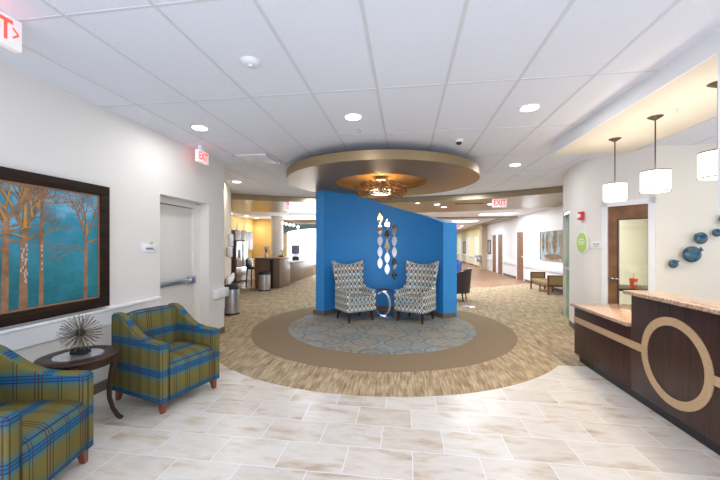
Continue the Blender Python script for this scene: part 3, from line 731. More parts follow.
b = B(); tube(b, [(0, 0, .045), (0, 0, .17)], .005, 8); obj('stem', b, 'brass', t)
b = B(); N = 190
for k in range(N):
    z = 1-2*(k+.5)/N; r = math.sqrt(1-z*z); a = k*2.39996; d = Vector((r*math.cos(a), r*math.sin(a), z)); L = .145+.01*math.sin(k*7.1)
    tube(b, [d*.02+Vector((0, 0, .17)), d*L*.97+Vector((0, 0, .17)), d*L+Vector((0, 0, .17))], [.0009, .0022, .003], 5)
obj('spikes', b, mat('aged_pewter', (.22, .18, .13), .35, metal=.7), t)
b = B(); bmesh.ops.create_icosphere(b, subdivisions=3, radius=.032, matrix=Matrix.Translation((0, 0, .17))); obj('hub', b, 'black', t)

# ------------------------------------------------------------------ wing chairs
def wing_chair():
    t = thing('wing_chair', 'wing chair', 'armchair')
    b = B(); box(b, (-.285, -.25, .20), (.285, .29, .375), .02, 3); obj('seat_base', b, 'ikat', t, uv=True)
    b = B(); box(b, (-.245, -.22, .375), (.245, .30, .49), .035, 4); obj('seat', b, 'ikat', t, uv=True, ang=60)
    def f(u, v):
        s = 2*u-1; w = .285+.10*v**1.2; zt = 1.085+.10*abs(s)**2.2
        return (s*w, -.22-.19*v+.10*abs(s)**2.2*(.6+.4*v), .21+(zt-.21)*v)
    b = B(); slab(b, f, 24, 14, -.075)
    bmesh.ops.bevel(b, geom=[e for e in b.edges if e.calc_face_angle(0) > 1.0], offset=.018, segments=3, affect='EDGES')
    obj('backrest', b, 'ikat', t, uv=True, ang=60)
    for s in (-1, 1):
        ap = [(-.24, .21), (.275, .21), (.285, .56), (.27, .60), (.22, .615), (.05, .61), (-.10, .64), (-.20, .72), (-.24, .74)]
        x0, x1 = (.245, .335) if s > 0 else (-.335, -.245)
        b = B(); prism(b, ap, x0, x1, YZ, .022, 3); obj('arm', b, 'ikat', t, uv=True, ang=60)
    for sx in (-1, 1):
        b = B(); legbar(b, (sx*.25, .235, .205), (sx*.262, .255, .007), .05, .028); obj('leg', b, 'darkwood', t)
        b = B(); legbar(b, (sx*.25, -.20, .205), (sx*.262, -.27, .007), .045, .028); obj('leg', b, 'darkwood', t)
    return t
wc = wing_chair(); wc.location = (-1.02, 6.57, 0); wc.rotation_euler = (0, 0, heading(.61, -.79)); wc['label'] = 'patterned high-back wing chair left of the little chrome table'; wc['group'] = 'wing chairs against the blue wall'
dup(wc, (.19, 6.66, 0), heading(-.46, -.89), 'patterned high-back wing chair right of the little chrome table')
# C table
t = thing('accent_table', 'small chrome drum table with open ring stem between the wing chairs', 'side table', (-.45, 6.86, 0))
b = B(); lathe(b, solid([(.19, .545), (.195, .55), (.195, .572), (.19, .577)]), 48); obj('tabletop', b, 'chrome', t)
b = B(); lathe(b, solid([(.165, .577), (.165, .5785)]), 48); obj('inset', b, 'darkwood', t)
b = B(); lathe(b, solid([(.165, .007), (.17, .012), (.17, .025), (.16, .03)]), 48); obj('base', b, 'chrome', t)
b = B(); pts = []
ri, ro = [], []
for k in range(33):
    a = -PI/2+.1+(PI-.2)*k/32*1.0+0; ri.append((.13*math.cos(a)-.03, .285+.235*math.sin(a))); ro.append((.175*math.cos(a)-.03, .285+.26*math.sin(a)))
prism(b, ro+ri[::-1], -.045, .045, XZ); obj('crescent_stem', b, 'chrome', t, ang=50)
b = B(); prism(b, [(x*.8, z) for x, z in arc((-.0, .285), .255, PI*.55, PI*1.45, 24)]+[(x*.8+.022, z) for x, z in arc((-.0, .285), .255, PI*.55, PI*1.45, 24)][::-1], -.02, .02, XZ); obj('thin_stem', b, 'chrome', t, ang=50)

# mirror strands on the curved wall
def strand(deg, ztop, lb, tilt):
    a = math.radians(deg); R = 1.392
    t = thing('mirror_strand', lb, 'wall decor', (bc[0]+R*math.cos(a), bc[1]+R*math.sin(a), ztop), a-PI/2, 'diamond mirror strands')
    b = B(); tube(b, [(0, -.004, .14), (0, -.004, -1.16)], .002, 6); obj('cord', b, 'chrome', t)
    for k in range(5):
        z = -k*.256; pts = [(0, .128)]+[((.060*math.sin(q*PI/8)**1.7), .128*math.cos(q*PI/8)) for q in range(1, 8)]+[(0, -.128)]+[(-(.060*math.sin(q*PI/8)**1.7), .128*math.cos(q*PI/8)) for q in range(7, 0, -1)]
        b = B(); prism(b, pts, -.003, .003, XZ); rx, rz_ = tilt[k]
        bmesh.ops.transform(b, matrix=Matrix.Translation((0, -.016, z)) @ Matrix.Rotation(rx, 4, 'X') @ Matrix.Rotation(rz_, 4, 'Z'), verts=b.verts[:])
        obj('mirror_tile', b, 'mirror', t, smooth=False)
strand(95.4, 2.11, 'left strand of white diamond mirrors on the blue wall, hung highest', [(-.13, .0), (-.13, .02), (-.14, 0), (-.13, .01), (-.14, 0)])
strand(88.6, 1.975, 'middle strand of diamond mirrors on the blue wall', [(-.13, .02), (.15, -.1), (.18, .1), (-.12, .0), (-.05, -.1)])
strand(81.7, 1.85, 'right strand of diamond mirrors on the blue wall, hung lowest', [(-.13, .0), (-.14, .03), (-.12, -.05), (.05, 0), (.10, -.2)])

# chandelier
t = thing('chandelier', 'oval gilt filigree chandelier with glowing opal dome under the bronze disc', 'chandelier', (-.46, 6.12, 2.50))
b = B(); lathe(b, [(0, -.07)]+[(.235*math.sin(k*PI/16), -.02-.055*math.cos(k*PI/16)+.0) for k in range(1, 16)]+[(0, .05)], 40); obj('opal_dome', b, 'dome', t)
b = B(); rs = random.getstate(); random.seed(21)
for k in range(240):
    a = random.uniform(0, 2*PI); e = random.uniform(0, 2*PI); R, q = .375, .105
    p = Vector(((R+q*math.cos(e))*math.cos(a), (R+q*math.cos(e))*math.sin(a), .01+.085*math.sin(e)))
    rr = random.uniform(.022, .045); ax = Matrix.Rotation(random.uniform(0, PI), 4, 'X') @ Matrix.Rotation(random.uniform(0, PI), 4, 'Y')
    tube(b, [p+(ax @ Vector((rr*math.cos(z*PI/4), rr*math.sin(z*PI/4), 0))) for z in range(8)], .007, 5, closed=True)
random.setstate(rs)
obj('filigree_ring', b, 'filigree', t)['kind'] = 'stuff'
b = B()
for R, z in ((.27, .06), (.27, -.05), (.46, .02), (.30, -.09)): tube(b, [(R*math.cos(k*PI/24), R*math.sin(k*PI/24), z) for k in range(48)], .007, 6, closed=True)
obj('hoop', b, 'filigree', t)
b = B()
for k in range(12):
    a = k*PI/6; tube(b, [(.40*math.cos(a), .40*math.sin(a), .05), (.10*math.cos(a), .10*math.sin(a), .21)], .0015, 5)
obj('suspension_wire', b, 'brass', t)
b = B(); lathe(b, solid([(.13, .19), (.13, .21)]), 32); obj('canopy', b, 'brass', t)
l = bpy.data.lights.new('light', 'POINT'); l.energy = 9; l.color = (1, .70, .36); l.shadow_soft_size = .12
o = bpy.data.objects.new('light', l); C.objects.link(o); o.location = (-.46, 6.12, 2.64)

# pendants
def pendant():
    t = thing('pendant_lamp', '', 'pendant lamp', (0, 0, 2.77))
    b = B(); lathe(b, solid([(.012, -.035), (.02, -.03), (.05, -.012), (.065, -.001)]), 32); obj('canopy', b, 'bronze', t)
    b = B(); tube(b, [(0, 0, -.03), (0, 0, -.54)], .006, 10); obj('rod', b, 'bronze', t)
    b = B(); lathe(b, [(.113, -.74), (.115, -.74), (.115, -.54), (.113, -.54), (.113, -.74)], 48); obj('shade', b, 'shade', t)
    b = B(); lathe(b, solid([(.107, -.745), (.107, -.740)]), 48); obj('diffuser', b, 'shade', t)
    for z in (-.540, -.740):
        b = B(); lathe(b, [(.1155, z-.004), (.118, z-.004), (.118, z+.004), (.1155, z+.004), (.1155, z-.004)], 48); obj('trim_hoop', b, 'bronze', t)
    b = B()
    for k in range(3): tube(b, [(0, 0, -.54), (  .113*math.cos(k*2.094), .113*math.sin(k*2.094), -.553)], .003, 6)
    obj('shade_bracket', b, 'bronze', t)
    return t
pn = pendant(); pn.location = (2.475, 4.33, 2.77); pn['label'] = 'drum pendant lamp hanging farthest back over the reception counter, left of the others'; pn['group'] = 'reception pendants'
dup(pn, (2.445, 3.64, 2.77), None, 'middle drum pendant lamp over the reception counter')
dup(pn, (2.425, 2.95, 2.77), None, 'nearest drum pendant lamp, cut off at the right picture edge')
for y in (4.33, 3.64, 3.0): alight((2.445, y, 1.98), 9, .22, (1, .85, .65))
for y in (4.33, 3.64, 3.0): alight((2.445, y, 2.24), 1.5, .2, (1, .85, .65), (PI, 0, 0))
for x, y in ((4.3, 3.9), (3.6, 2.2)): alight((x, y, 2.88), 9, .3, (1, .9, .78))

# ------------------------------------------------------------------ reception desk
t = thing('reception_desk', 'dark veneer reception desk with granite tops and a tan ring inlay', 'reception desk')
b = B(); box(b, (2.18, 3.56, .09), (3.0, 4.66, .70), .003); obj('low_body', b, 'desk', t)
b = B(); box(b, (2.18, .8, .09), (2.34, 3.56, 1.02), .003); box(b, (2.34, .8, .09), (2.95, 3.50, .70)); obj('high_body', b, 'desk', t)
b = B(); box(b, (2.215, .8, 0), (2.9, 4.60, .09)); obj('toe_kick', b, 'black', t)
b = B(); box(b, (2.145, 3.565, .70), (3.05, 4.70, .735), .006); obj('low_countertop', b, 'granite', t)
b = B(); box(b, (2.12, .8, 1.02), (2.43, 3.59, 1.055), .006); obj('high_countertop', b, 'granite', t)
ry, rz0 = 3.045, .535
b = B(); o1 = arc((ry, rz0), .365, 0, 2*PI, 96)[:-1]; i1 = arc((ry, rz0), .295, 0, 2*PI, 96)[:-1]
L = [[b.verts.new((x, y, z)) for y, z in q] for q in (o1, i1) for x in (2.172, 2.182)]
n = 96
for i in range(n):
    j = (i+1) % n
    for p, q in ((L[0], L[1]), (L[1], L[3]), (L[3], L[2]), (L[2], L[0])): b.faces.new((p[i], p[j], q[j], q[i]))
bmesh.ops.recalc_face_normals(b, faces=b.faces[:]); obj('inlay_ring', b, 'tanlam', t)
for y0, y1 in ((3.405, 4.655), (.8, 2.685)): bx('inlay_stripe', (2.172, y0, .50), (2.182, y1, .57), 'tanlam', t)
b = B(); box(b, (2.18, 4.655, .50), (3.0, 4.664, .57)); obj('inlay_stripe', b, 'tanlam', t)

# globes on the reception wall
for x, z, r, s, lb in ((3.73, 1.235, .064, .6, 'lowest small blue glass globe of the wall cluster above the counter'), (3.935, 1.37, .12, 1.4, 'largest blue-green glass globe in the wall cluster'),
                 (4.06, 1.595, .088, 2.6, 'medium dark blue glass globe touching above the largest one'), (4.27, 1.67, .060, 2.9, 'small glass globe right of the medium one, its neck pointing left'), (4.37, 1.86, .075, 3.0, 'topmost glass globe at the right picture edge')):
    t = thing('glass_globe', lb, 'wall decor', (x, 5.27, z), 0, 'glass globes on the reception wall')
    rr = r*.95; prof = [(0, -rr)]+[(rr*math.sin(k*PI/16), -rr*math.cos(k*PI/16)) for k in range(1, 15)]+[(r*.22, rr*1.0), (r*.2, rr*1.15), (r*.3, rr*1.25), (0, rr*1.25)]
    b = B(); lathe(b, prof, 32); rot = Matrix.Rotation(.9 if s < 2 else -1.2, 4, 'Y') @ Matrix.Rotation(.5, 4, 'X')
    bmesh.ops.transform(b, matrix=Matrix.Translation((0, -r*.6-.02, 0)) @ Matrix.Diagonal((1, .5, 1, 1)) @ rot, verts=b.verts[:]); obj('globe', b, 'globe', t, ang=60)
    b = B(); tube(b, [(0, .01, 0), (0, -r*.4-.03, 0)], .008, 8); obj('wall_peg', b, 'bronze', t)

# angled wall fittings (positions along curved wall)
def wfix(name, lb, cat, x, y, z, nx, ny): return thing(name, lb, cat, (x, y, z), math.atan2(nx, -ny)*1.0)
t = wfix('fire_alarm', 'red fire alarm strobe on the wall above the green oval sign', 'fire alarm', 2.938, 6.02, 1.99, -1, -.15)
b = B(); box(b, (-.055, -.045, -.07), (.055, 0, .07), .006); obj('housing', b, 'red', t)
b = B(); box(b, (-.035, -.065, -.03), (.035, -.045, .03), .008); obj('strobe', b, 'white', t)
t = wfix('oval_sign', 'lime green oval sign with white rim left of the wooden door', 'sign', 2.938, 6.02, 1.54, -1, -.15)
def ell(a, c, z0, z1): 
    q = B(); prism(q, [(a*math.cos(k*PI/24), c*math.sin(k*PI/24)) for k in range(48)], z0, z1, XZ); return q
obj('rim', ell(.145, .19, -.010, 0), 'white', t, ang=60); obj('plate', ell(.125, .168, -.014, -.0101), 'green', t, ang=60)
b = B(); box(b, (-.06, -.016, .05), (.06, -.014, .066)); box(b, (-.08, -.016, .02), (.08, -.014, .028)); box(b, (-.08, -.016, -.005), (.08, -.014, .003)); box(b, (-.07, -.016, -.03), (.07, -.014, -.022)); obj('lettering', b, 'white', t)
t = thing('door_sign', 'small white rectangular sign beside the wooden door frame', 'sign', onA(.745, .0, 1.50), rotA)
bx('plate', (-.075, -.010, -.055), (.075, 0, .055), 'white', t, .003)
b = B(); box(b, (-.05, -.012, .018), (.05, -.010, .026)); box(b, (-.04, -.012, -.004), (.045, -.010, .006)); box(b, (-.045, -.012, -.028), (.03, -.010, -.022)); obj('lettering', b, 'txt', t)

# office table with cup
t = thing('office_desk', 'dark office desk seen through the glass of the wooden door', 'desk', (4.0, 6.15, -.055), -.3)
bx('desktop', (-.6, -.35, .80), (.6, .35, .84), 'darkwood', t, .004)
for sx in (-1, 1): bx('side_panel', (sx*.57-.02, -.33, .06), (sx*.57+.02, .33, .80), 'darkwood', t)
t = thing('drink_cup', 'orange takeaway cup with straw on the desk behind the door glass', 'cup', (3.71, 6.0, .786))
b = B(); lathe(b, solid([(.042, 0), (.058, .15)]), 28); obj('cup', b, 'orange', t)
b = B(); lathe(b, solid([(.061, .15), (.060, .162), (.03, .17)]), 28); obj('lid', b, 'orange', t)
b = B(); tube(b, [(0, 0, .165), (.008, 0, .25)], .004, 8); obj('straw', b, 'orange', t)
b = B(); box(b, (-.025, -.056, .06), (.025, -.05, .11), .002); obj('label_patch', b, 'white', t)
alight((4.9, 7.0, 2.7), 60, .6, (.97, 1, .88))

# ------------------------------------------------------------------ corridor right
CX = 4.85
def cdoor(k, y0, y1, brown, z=2.05):
    d = bpy.data.objects.new('door_%d' % k, None); C.objects.link(d); d['kind'] = 'structure'
    b = B(); box(b, (CX-.03, y0-.07, 0), (CX+.01, y0, z+.07)); box(b, (CX-.03, y1, 0), (CX+.01, y1+.07, z+.07)); box(b, (CX-.03, y0, z), (CX+.01, y1, z+.07)); obj('door_frame', b, 'white', d)
    bx('door_leaf', (CX-.012, y0, .01), (CX+.005, y1, z), brown, d)
    b = B(); tube(b, [(CX-.012, y0+.07, 1.0), (CX-.05, y0+.07, 1.0), (CX-.05, y0+.18, 1.0)], .009, 8); obj('door_handle', b, 'chrome', d)
cdoor(3, 14.48, 15.32, 'brownwood'); cdoor(4, 17.5, 18.3, 'brownwood'); cdoor(5, 18.7, 19.45, 'brownwood')
cdoor(6, 23.4, 24.3, 'white'); cdoor(7, 26.6, 27.5, 'white'); cdoor(8, 29.6, 31.1, 'white')
t, hy, hz = painting_frame('canvas_painting', 'large unframed misty blue and brown canvas on the white corridor wall', 11.0, 12.76, .97, 1.97, CX-.001, -1, .012, 'tanlam', 'abstract', .05)
b = B()
rs = random.getstate(); random.seed(2)
for y, z, ry_, rz_ in ((-.30, .10, .17, .34), (.32, .12, .11, .34), (.62, .12, .12, .33), (-.1, -.36, .75, .09)):
    q = [(y+ry_*math.cos(k*PI/14)*random.uniform(.8, 1.1), max(-hz+.02, min(hz-.02, z+rz_*math.sin(k*PI/14)*random.uniform(.85, 1.05)))) for k in range(28)]
    q = [(max(-hy+.02, min(hy-.02, a)), c) for a, c in q]; prism(b, q, -.0245, -.0240, YZ)
random.setstate(rs)
obj('painted_shapes', b, mat('umber_wash', (.20, .125, .055), .7, var=.5, vscale=9), t, smooth=False)
for y0, y1, z0, z1, lb, fr in ((19.86, 20.56, .98, 1.8, 'framed print on the white wall just before the tan pier', 'darkwood'), (22.0, 22.7, .95, 1.8, 'framed print on the yellow corridor wall just past the tan pier', 'darkwood'), (28.0, 29.2, .8, 1.8, 'furthest framed print on the yellow corridor wall', 'brownwood')):
    painting_frame('framed_print', lb, y0, y1, z0, z1, CX-.001, -1, .07, fr, 'abstract2', .03, 'framed print')[0]['group'] = 'corridor prints'
for y, lb in ((13.35, 'small light switch plate between the canvas and the nearest brown door'), (14.25, 'small room number plate beside the nearest brown corridor door')):
    tag(bx('wall_plate', (CX-.012, y-.05, 1.36), (CX, y+.05, 1.50), 'sign', None, .003), lb, 'wall plate')
# bench
t = thing('bench', 'two-ended wooden bench with olive cushion below the corridor canvas', 'bench', (4.44, 11.27, 0))
for s in (-1, 1):
    y = s*.68; b = B()
    for x in (-.215, .215): box(b, (x-.022, y-.022, .005), (x+.022, y+.022, .59), .003)
    box(b, (-.215, y-.022, .55), (.215, y+.022, .59), .003); box(b, (-.215, y-.018, .28), (.215, y+.018, .315), .003); e = obj('end_frame', b, 'redwood', t)
    bx('end_panel', (-.19, y-.024 if s < 0 else y-.012, .315), (.19, y+.012 if s < 0 else y+.024, .55), 'benchfab', e)
bx('seat_rail', (-.20, -.66, .24), (.20, .66, .28), 'redwood', t, .003)
bx('seat_cushion', (-.215, -.655, .28), (.215, .655, .38), 'benchfab', t, .02, 3)
for s in (-1, 1): bx('leg', (s*.19-.018, -.02, .005), (s*.19+.018, .02, .24), 'redwood', t)
# drinking fountain
t = thing('drinking_fountain', 'small drinking fountain on the tan pier in the corridor', 'drinking fountain', (4.56, 21.1, .75))
b = B(); box(b, (-.33, -.22, 0), (0, .22, .12), .03, 3); obj('basin', b, 'steel', t)
b = B(); box(b, (-.22, -.18, -.28), (0, .18, 0), .01); obj('cabinet', b, 'steel', t)
# tub chairs behind the blue wall
def tub(m):
    t = thing('lounge_chair', '', 'armchair')
    def f(u, v):
        a = PI*(1.0+u); r = .30+.05*v; return (r*math.cos(a), -.0+r*1.05*math.sin(a)+.0, .22+(.62-.14*abs(2*u-1)**2)*v)
    b = B(); slab(b, f, 24, 8, .06); obj('backrest', b, m, t, ang=60)
    bx('seat', (-.27, -.25, .22), (.27, .32, .44), m, t, .03, 3)
    for sx in (-1, 1):
        for sy in (-1, 1): b = B(); legbar(b, (sx*.22, sy*.22, .23), (sx*.24, sy*.25, .005), .04, .025); obj('leg', b, 'darkwood', t)
    return t
tc1 = tub('darkfab'); tc1.location = (1.33, 9.25, 0); tc1.rotation_euler = (0, 0, heading(-1, .35)); tc1['label'] = 'dark brown lounge chair peeking out right of the blue wall'; tc1.scale = (1, 1, 1.05)
tc2 = tub('blueglass2'); tc2.location = (1.95, 14.6, 0); tc2.rotation_euler = (0, 0, heading(-1, 0)); tc2['label'] = 'blue lounge chair farther back beside the edge of the blue wall'
t = thing('floor_outlet', 'small metal outlet cover in the carpet behind the blue wall', 'floor outlet', (1.5, 8.3, .004))
bx('cover', (-.14, -.09, 0), (.14, .09, .006), 'steel', t, .002); bx('flap', (-.10, -.06, .006), (.0, .06, .009), 'sign', t)

# ------------------------------------------------------------------ left distance: bins, dispenser, kitchen
def bin_(x, y, r, h, lb):
    t = thing('trash_can', lb, 'trash can', (x, y, .008), 0, 'steel trash cans')
    b = B(); lathe(b, solid([(r, .03), (r, h-.10)]), 40); obj('body', b, 'steel', t)
    b = B(); lathe(b, solid([(r*1.03, 0), (r*1.03, .03)]), 40); obj('base', b, 'black', t)
    b = B(); lathe(b, [(0, h-.10), (r*1.04, h-.10), (r*1.04, h-.035), (r*.9, h-.005), (r*.55, h), (r*.5, h-.02), (0, h-.03)], 40); obj('lid', b, 'black', t)
    b = B(); box(b, (-.05, -r-.05, .01), (.05, -r+.02, .03), .004); obj('pedal', b, 'black', t)
bin_(-3.74, 6.72, .15, .64, 'tall steel trash can with black lid by the end of the left wall')
bin_(-4.62, 10.34, .20, .62, 'wide steel trash can standing in front of the kitchen bar')
t = thing('soap_dispenser', 'white wall sanitizer dispenser on the narrow wall behind the corner', 'dispenser', (-4.08, 7.15, 1.22), math.radians(68))
bx('housing', (-.06, -.09, 0), (.06, .0, .24), 'white', t, .02, 3); bx('nozzle', (-.02, -.07, -.03), (.02, -.03, .0), 'sign', t, .004)
t = thing('paper_dispenser', 'white paper cup dispenser above the sanitizer on the narrow wall', 'dispenser', (-4.26, 7.52, 1.42), math.radians(65))
bx('housing', (-.05, -.10, 0), (.05, 0, .34), 'white', t, .02, 3); bx('slot', (-.035, -.102, .02), (.035, -.09, .05), 'black', t)

# kitchen units (fronts face +X)
t = thing('refrigerator', 'stainless french door refrigerator beside the tall grey cabinets', 'refrigerator', (-6.95, 12.6, .008))
bx('body', (-.36, -.45, 0), (.29, .45, 1.66), 'barwood', t, .006)
for y0, y1 in ((-.445, -.003), (.003, .445)):
    d = bx('door', (.295, y0, .62), (.36, y1, 1.65), 'steel', t, .008)
    yh = -.04 if y0 < -.1 else .04; b = B(); tube(b, [(.36, yh, .72), (.40, yh, .75), (.40, yh, 1.50), (.36, yh, 1.53)], .012, 8); obj('handle', b, 'chrome', d)
    if y0 < -.1: bx('water_dispenser', (.359, -.34, .98), (.364, -.16, 1.30), 'black', d)
d = bx('freezer_drawer', (.295, -.445, .06), (.36, .445, .61), 'steel', t, .008)
b = B(); tube(b, [(.36, -.36, .55), (.40, -.34, .55), (.40, .34, .55), (.36, .36, .55)], .012, 8); obj('handle', b, 'chrome', d)
def cab(lb, y0, y1, x0, x1, z0, z1, name='upper_cabinet', n=2):
    t = thing(name, lb, 'cabinet', (x0, (y0+y1)/2, z0)); hy = (y1-y0)/2
    bx('body', (0, -hy, 0), (x1-x0-.02, hy, z1-z0), 'cab', t)
    for k in range(n):
        a = -hy+2*hy*k/n; d = bx('door', (x1-x0-.02, a+.005, .01), (x1-x0, a+2*hy/n-.005, z1-z0-.01), 'cab', t, .003)
        b = B(); yk = a+2*hy/n-.05; tube(b, [(x1-x0, yk, .05), (x1-x0+.02, yk, .06), (x1-x0+.02, yk, .14), (x1-x0, yk, .15)], .004, 6); obj('handle', b, 'steel', d)
    return t
cab('grey cabinet mounted above the refrigerator', 12.12, 13.08, -7.3, -6.62, 1.69, 2.08)
cab('tall grey upper cabinet right of the refrigerator', 13.1, 13.85, -7.3, -6.72, 1.30, 2.08)
cab('grey base cabinet right of the refrigerator', 13.1, 13.85, -7.3, -6.72, .008, .86, 'base_cabinet')
t = tag(bx('countertop', (-7.3, 13.1, .868), (-6.68, 13.87, .905), 'white', None, .004), 'white worktop on the grey base cabinet beside the refrigerator', 'countertop')
wall('wall_kitchen_left', [(-7.32, 11.6), (-7.32, 15.2)], 'yellow', side=1)
t = thing('coffee_machine', 'black coffee machine on the white worktop beside the refrigerator', 'coffee machine', (-6.95, 13.5, .906))
bx('body', (-.12, -.15, 0), (-.02, .15, .34), 'black', t, .01); bx('head', (-.02, -.15, .24), (.15, .15, .34), 'black', t, .01); bx('tray', (-.02, -.15, 0), (.15, .15, .03), 'black', t, .005)
b = B(); lathe(b, solid([(.05, .035), (.06, .09), (.045, .16)]), 20, (.06, 0, 0)); obj('carafe', b, 'glass', t)
for y, h, lb in ((12.75, .36, 'taller wooden model sailboat on top of the kitchen cabinets'), (13.32, .30, 'shorter wooden model sailboat on the tall grey cabinet')):
    t = thing('model_sailboat', lb, 'ornament', (-6.88, y, 2.08), 0, 'sailboats on the cabinets')
    b = B(); prism(b, [(-.13, .05), (.14, .05), (.10, .0), (-.10, .0)], -.03, .03, YZ); obj('hull', b, 'brownwood', t)
    b = B(); tube(b, [(0, 0, .05), (0, 0, h)], .005, 6); obj('mast', b, 'brownwood', t)
    b = B(); prism(b, [(.01, .07), (.13, .07), (.01, h)], -.004, .004, YZ); prism(b, [(-.01, .07), (-.10, .07), (-.01, h-.05)], -.004, .004, YZ); obj('sail', b, 'sail', t)
# bar
t = thing('bar_counter', 'brown laminate kitchen bar with raised front section and lower counter behind', 'counter')
bx('raised_section', (-5.2, 10.85, .03), (-4.3, 11.9, 1.03), 'barwood', t, .004)
bx('raised_top', (-5.28, 10.78, 1.03), (-4.22, 11.92, 1.07), 'tanlam', t, .006)
bx('low_section', (-4.75, 11.9, .03), (-4.3, 15.0, .84), 'barwood', t, .004)
bx('low_top', (-4.85, 11.92, .84), (-4.22, 15.05, .875), 'white', t, .006)
bx('plinth', (-5.17, 10.88, .008), (-4.34, 11.9, .03), 'black', t)
bx('plinth', (-4.72, 11.9, .008), (-4.292, 15.0, .06), 'steel', t)
bx('dark_post', (-4.62, 10.80, .01), (-4.54, 10.86, 1.0), 'black', t)
t = thing('bar_stool', 'dark green upholstered bar stool at the left end of the bar', 'bar stool', (-5.45, 11.3, .008), heading(1, 0))
bx('seat', (-.2, -.2, .62), (.2, .2, .70), 'greenchair', t, .02, 3); bx('backrest', (-.2, -.22, .70), (.2, -.16, 1.02), 'greenchair', t, .015, 3)
for sx in (-1, 1):
    for sy in (-1, 1): b = B(); legbar(b, (sx*.17, sy*.17, .63), (sx*.20, sy*.20, 0), .035, .03); obj('leg', b, 'darkwood', t)
b = B(); tube(b, [(-.19, -.19, .22), (.19, -.19, .22), (.19, .19, .22), (-.19, .19, .22)], .01, 6, closed=True); obj('footrest', b, 'steel', t)
t = thing('flower_vase', 'clear vase of pale flowers on the kitchen bar', 'vase', (-4.90, 11.1, 1.07))
b = B(); lathe(b, solid([(.045, 0), (.05, .06), (.035, .13), (.045, .16)]), 24); obj('vase', b, 'steel', t)
b = B(); c = B(); rs = random.getstate(); random.seed(4)
for k in range(16):
    a = random.uniform(0, 2*PI); q = random.uniform(.03, .14); h = random.uniform(.24, .38); p = Vector((q*math.cos(a), q*math.sin(a), h)); tube(b, [(0, 0, .14), p*.6+Vector((0, 0, .08)), p], .003, 5)
    bmesh.ops.create_icosphere(c, subdivisions=1, radius=random.uniform(.022, .036), matrix=Matrix.Translation(p))
random.setstate(rs)
obj('stems', b, 'leaf', t); obj('blossoms', c, mat('pale_petals', (.8, .76, .72), .7), t)
t = thing('fruit_bowl', 'shallow brown bowl on the corner of the kitchen bar', 'bowl', (-4.42, 11.3, 1.07))
b = B(); lathe(b, [(0, .006), (.06, 0), (.13, .05), (.135, .05), (.065, .012), (0, .016)], 28); obj('bowl', b, 'brownwood', t)
for k, (x, y, lb) in enumerate(((-4.44, 11.30, 'yellow fruit at the left in the bar bowl'), (-4.37, 11.33, 'yellow fruit at the right in the bar bowl'))):
    b = B(); bmesh.ops.create_icosphere(b, subdivisions=3, radius=.042); o = obj('fruit', b, 'yellowpl'); o.location = (x, y, 1.07+.066); o.scale = (1, 1.2, 1); tag(o, lb, 'fruit', 'fruit in the bar bowl')
t = thing('potted_plant', 'dark leafy potted plant at the back end of the raised bar', 'plant', (-4.55, 11.75, 1.07))
b = B(); lathe(b, solid([(.05, 0), (.065, .10)]), 20); obj('pot', b, 'black', t)
b = B(); rs = random.getstate(); random.seed(9)
for k in range(46):
    a = random.uniform(0, 2*PI); q = random.uniform(.02, .11); h = random.uniform(.14, .30); p = Vector((q*math.cos(a), q*math.sin(a), h)); d = Vector((math.cos(a), math.sin(a), random.uniform(-.2, .6))).normalized()*.05; s = d.cross(Vector((0, 0, 1))).normalized()*.018
    b.faces.new([b.verts.new(v) for v in (p, p+d*.5+s, p+d, p+d*.5-s)])
    if k % 5 == 0: tube(b, [(0, 0, .09), p], .003, 5)
random.setstate(rs)
obj('foliage', b, 'leaf', t, smooth=False)
t = thing('juice_machine', 'dark drinks machine on the low counter in front of the bright window', 'drinks machine', (-4.5, 13.1, .877), .3)
bx('body', (-.14, -.1, 0), (.14, .18, .14), 'black', t, .01); bx('head', (-.16, -.12, .26), (.16, .18, .62), mat('smoky_plastic', (.18, .2, .25), .3), t, .015); bx('column', (-.10, .08, .14), (.10, .16, .26), 'steel', t)
# valence
t = thing('window_valence', 'teal grey arched valence across the top of the bright back window', 'valence', (-4.4, 16.1, 0))
b = B(); pts = [(-1.75, 2.55), (1.75, 2.55)]+[(1.75-3.5*k/32, 2.08+.24*math.sin(PI*k/32)**.6) for k in range(33)]; prism(b, pts, -.05, .05, XZ); obj('fabric', b, 'teal', t, smooth=False)
bx('header_board', (-1.77, -.06, 2.55), (1.77, .09, 2.6), 'tanwall', t, .004)
# track pendants over the bar
t0 = thing('track_light', 'row of five little globe lights on a rail above the bar', 'pendant lamp', (0, 0, 0))
P5 = [(-5.1, 13.2), (-4.85, 12.95), (-4.6, 12.7), (-4.36, 12.45), (-4.1, 12.2)]; Z5 = [2.42, 2.36, 2.31, 2.27, 2.19]
b = B(); tube(b, [(x, y, z+.16) for (x, y), z in zip(P5, Z5)], .008, 6); tube(b, [(-4.6, 12.7, 2.46), (-4.6, 12.7, 2.76)], .008, 6); obj('rail', b, 'steel', t0)
for (x, y), z in zip(P5, Z5):
    b = B(); tube(b, [(x, y, z+.16), (x, y, z+.04)], .004, 6); s = obj('stem', b, 'steel', t0)
    b = B(); bmesh.ops.create_icosphere(b, subdivisions=3, radius=.05, matrix=Matrix.Translation((x, y, z))); obj('globe_shade', b, 'lampwarm', s)
alight((-7.0, 14.6, 2.5), 10, .4, (1, .8, .45))

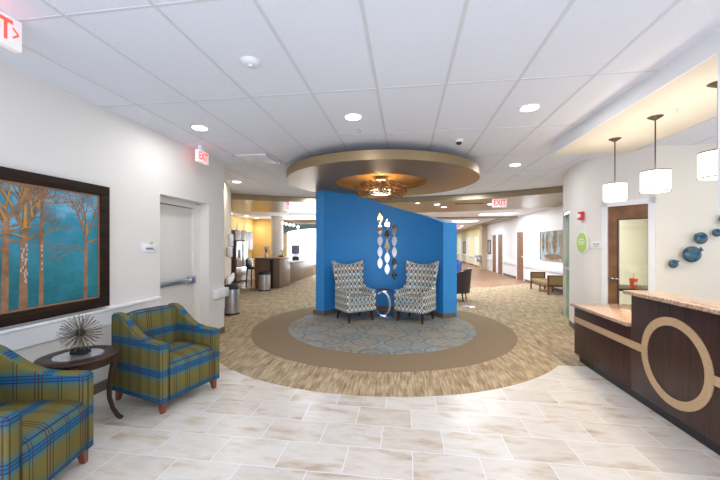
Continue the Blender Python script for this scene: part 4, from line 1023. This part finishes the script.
# ------------------------------------------------------------------ light: daylight and added fill lamps
def day(loc, rot, e, sx, sy, col=(.86, .93, 1)): 
    l = alight(loc, e, sx, col, rot, sy=sy); return l
day((.5, -2.95, .8), (PI/2+.5, 0, 0), 175, 6.5, 1.4, (.66, .79, 1))  # added upward lamp at the unseen entrance side, brightens the ceiling
day((-4.4, 16.1, 1.45), (-PI/2, 0, 0), 110, 3.2, 1.8)

for x, y, e in ((3.0, 26, 90), (3.0, 31.5, 90), (-2.2, 12.2, 30), (.4, 12.6, 75), (2.6, 12.6, 60), (-2.5, 9, 30), (1.5, 8.8, 30)): alight((x, y, 2.72 if y > 10 else 2.9), e, .6, (.82, .91, 1), sy=.6)  # added ceiling fill without fixtures, brightens corridor and area behind the blue wall
struct(bx('outside_bounce_card', (-9, 18.6, -.05), (.8, 18.8, 4.2), 'white'))  # white bounce surface added outside so the window reads blown out
day((-4, 17.0, 2.6), (PI/2, 0, 0), 800, 6, 1.2)  # added lamp aimed at the bounce surface behind the window
w = bpy.data.worlds.new('World'); bpy.context.scene.world = w; w.use_nodes = True
bg = w.node_tree.nodes['Background']; bg.inputs[0].default_value = (.75, .86, 1, 1); bg.inputs[1].default_value = 1.15

# ------------------------------------------------------------------ camera
cam = bpy.data.cameras.new('Camera'); co = bpy.data.objects.new('Camera', cam); C.objects.link(co)
cam.sensor_width = 36; cam.lens = 330/720*36; cam.shift_y = 5/720; cam.clip_start = .02; cam.clip_end = 200
co.location = (0, 0, 1.5); co.rotation_euler = (PI/2, 0, math.radians(7.93))
s = bpy.context.scene; s.camera = co
s.view_settings.view_transform = 'Standard'; s.view_settings.look = 'None'; s.view_settings.gamma = 1; s.view_settings.use_curve_mapping = False
s.view_settings.exposure = 0.1
s.cycles.use_denoising = True; s.cycles.max_bounces = 8; s.cycles.diffuse_bounces = 5; s.cycles.glossy_bounces = 4; s.cycles.transparent_max_bounces = 8
s.cycles.sample_clamp_indirect = 6; s.cycles.caustics_reflective = False; s.cycles.caustics_refractive = False
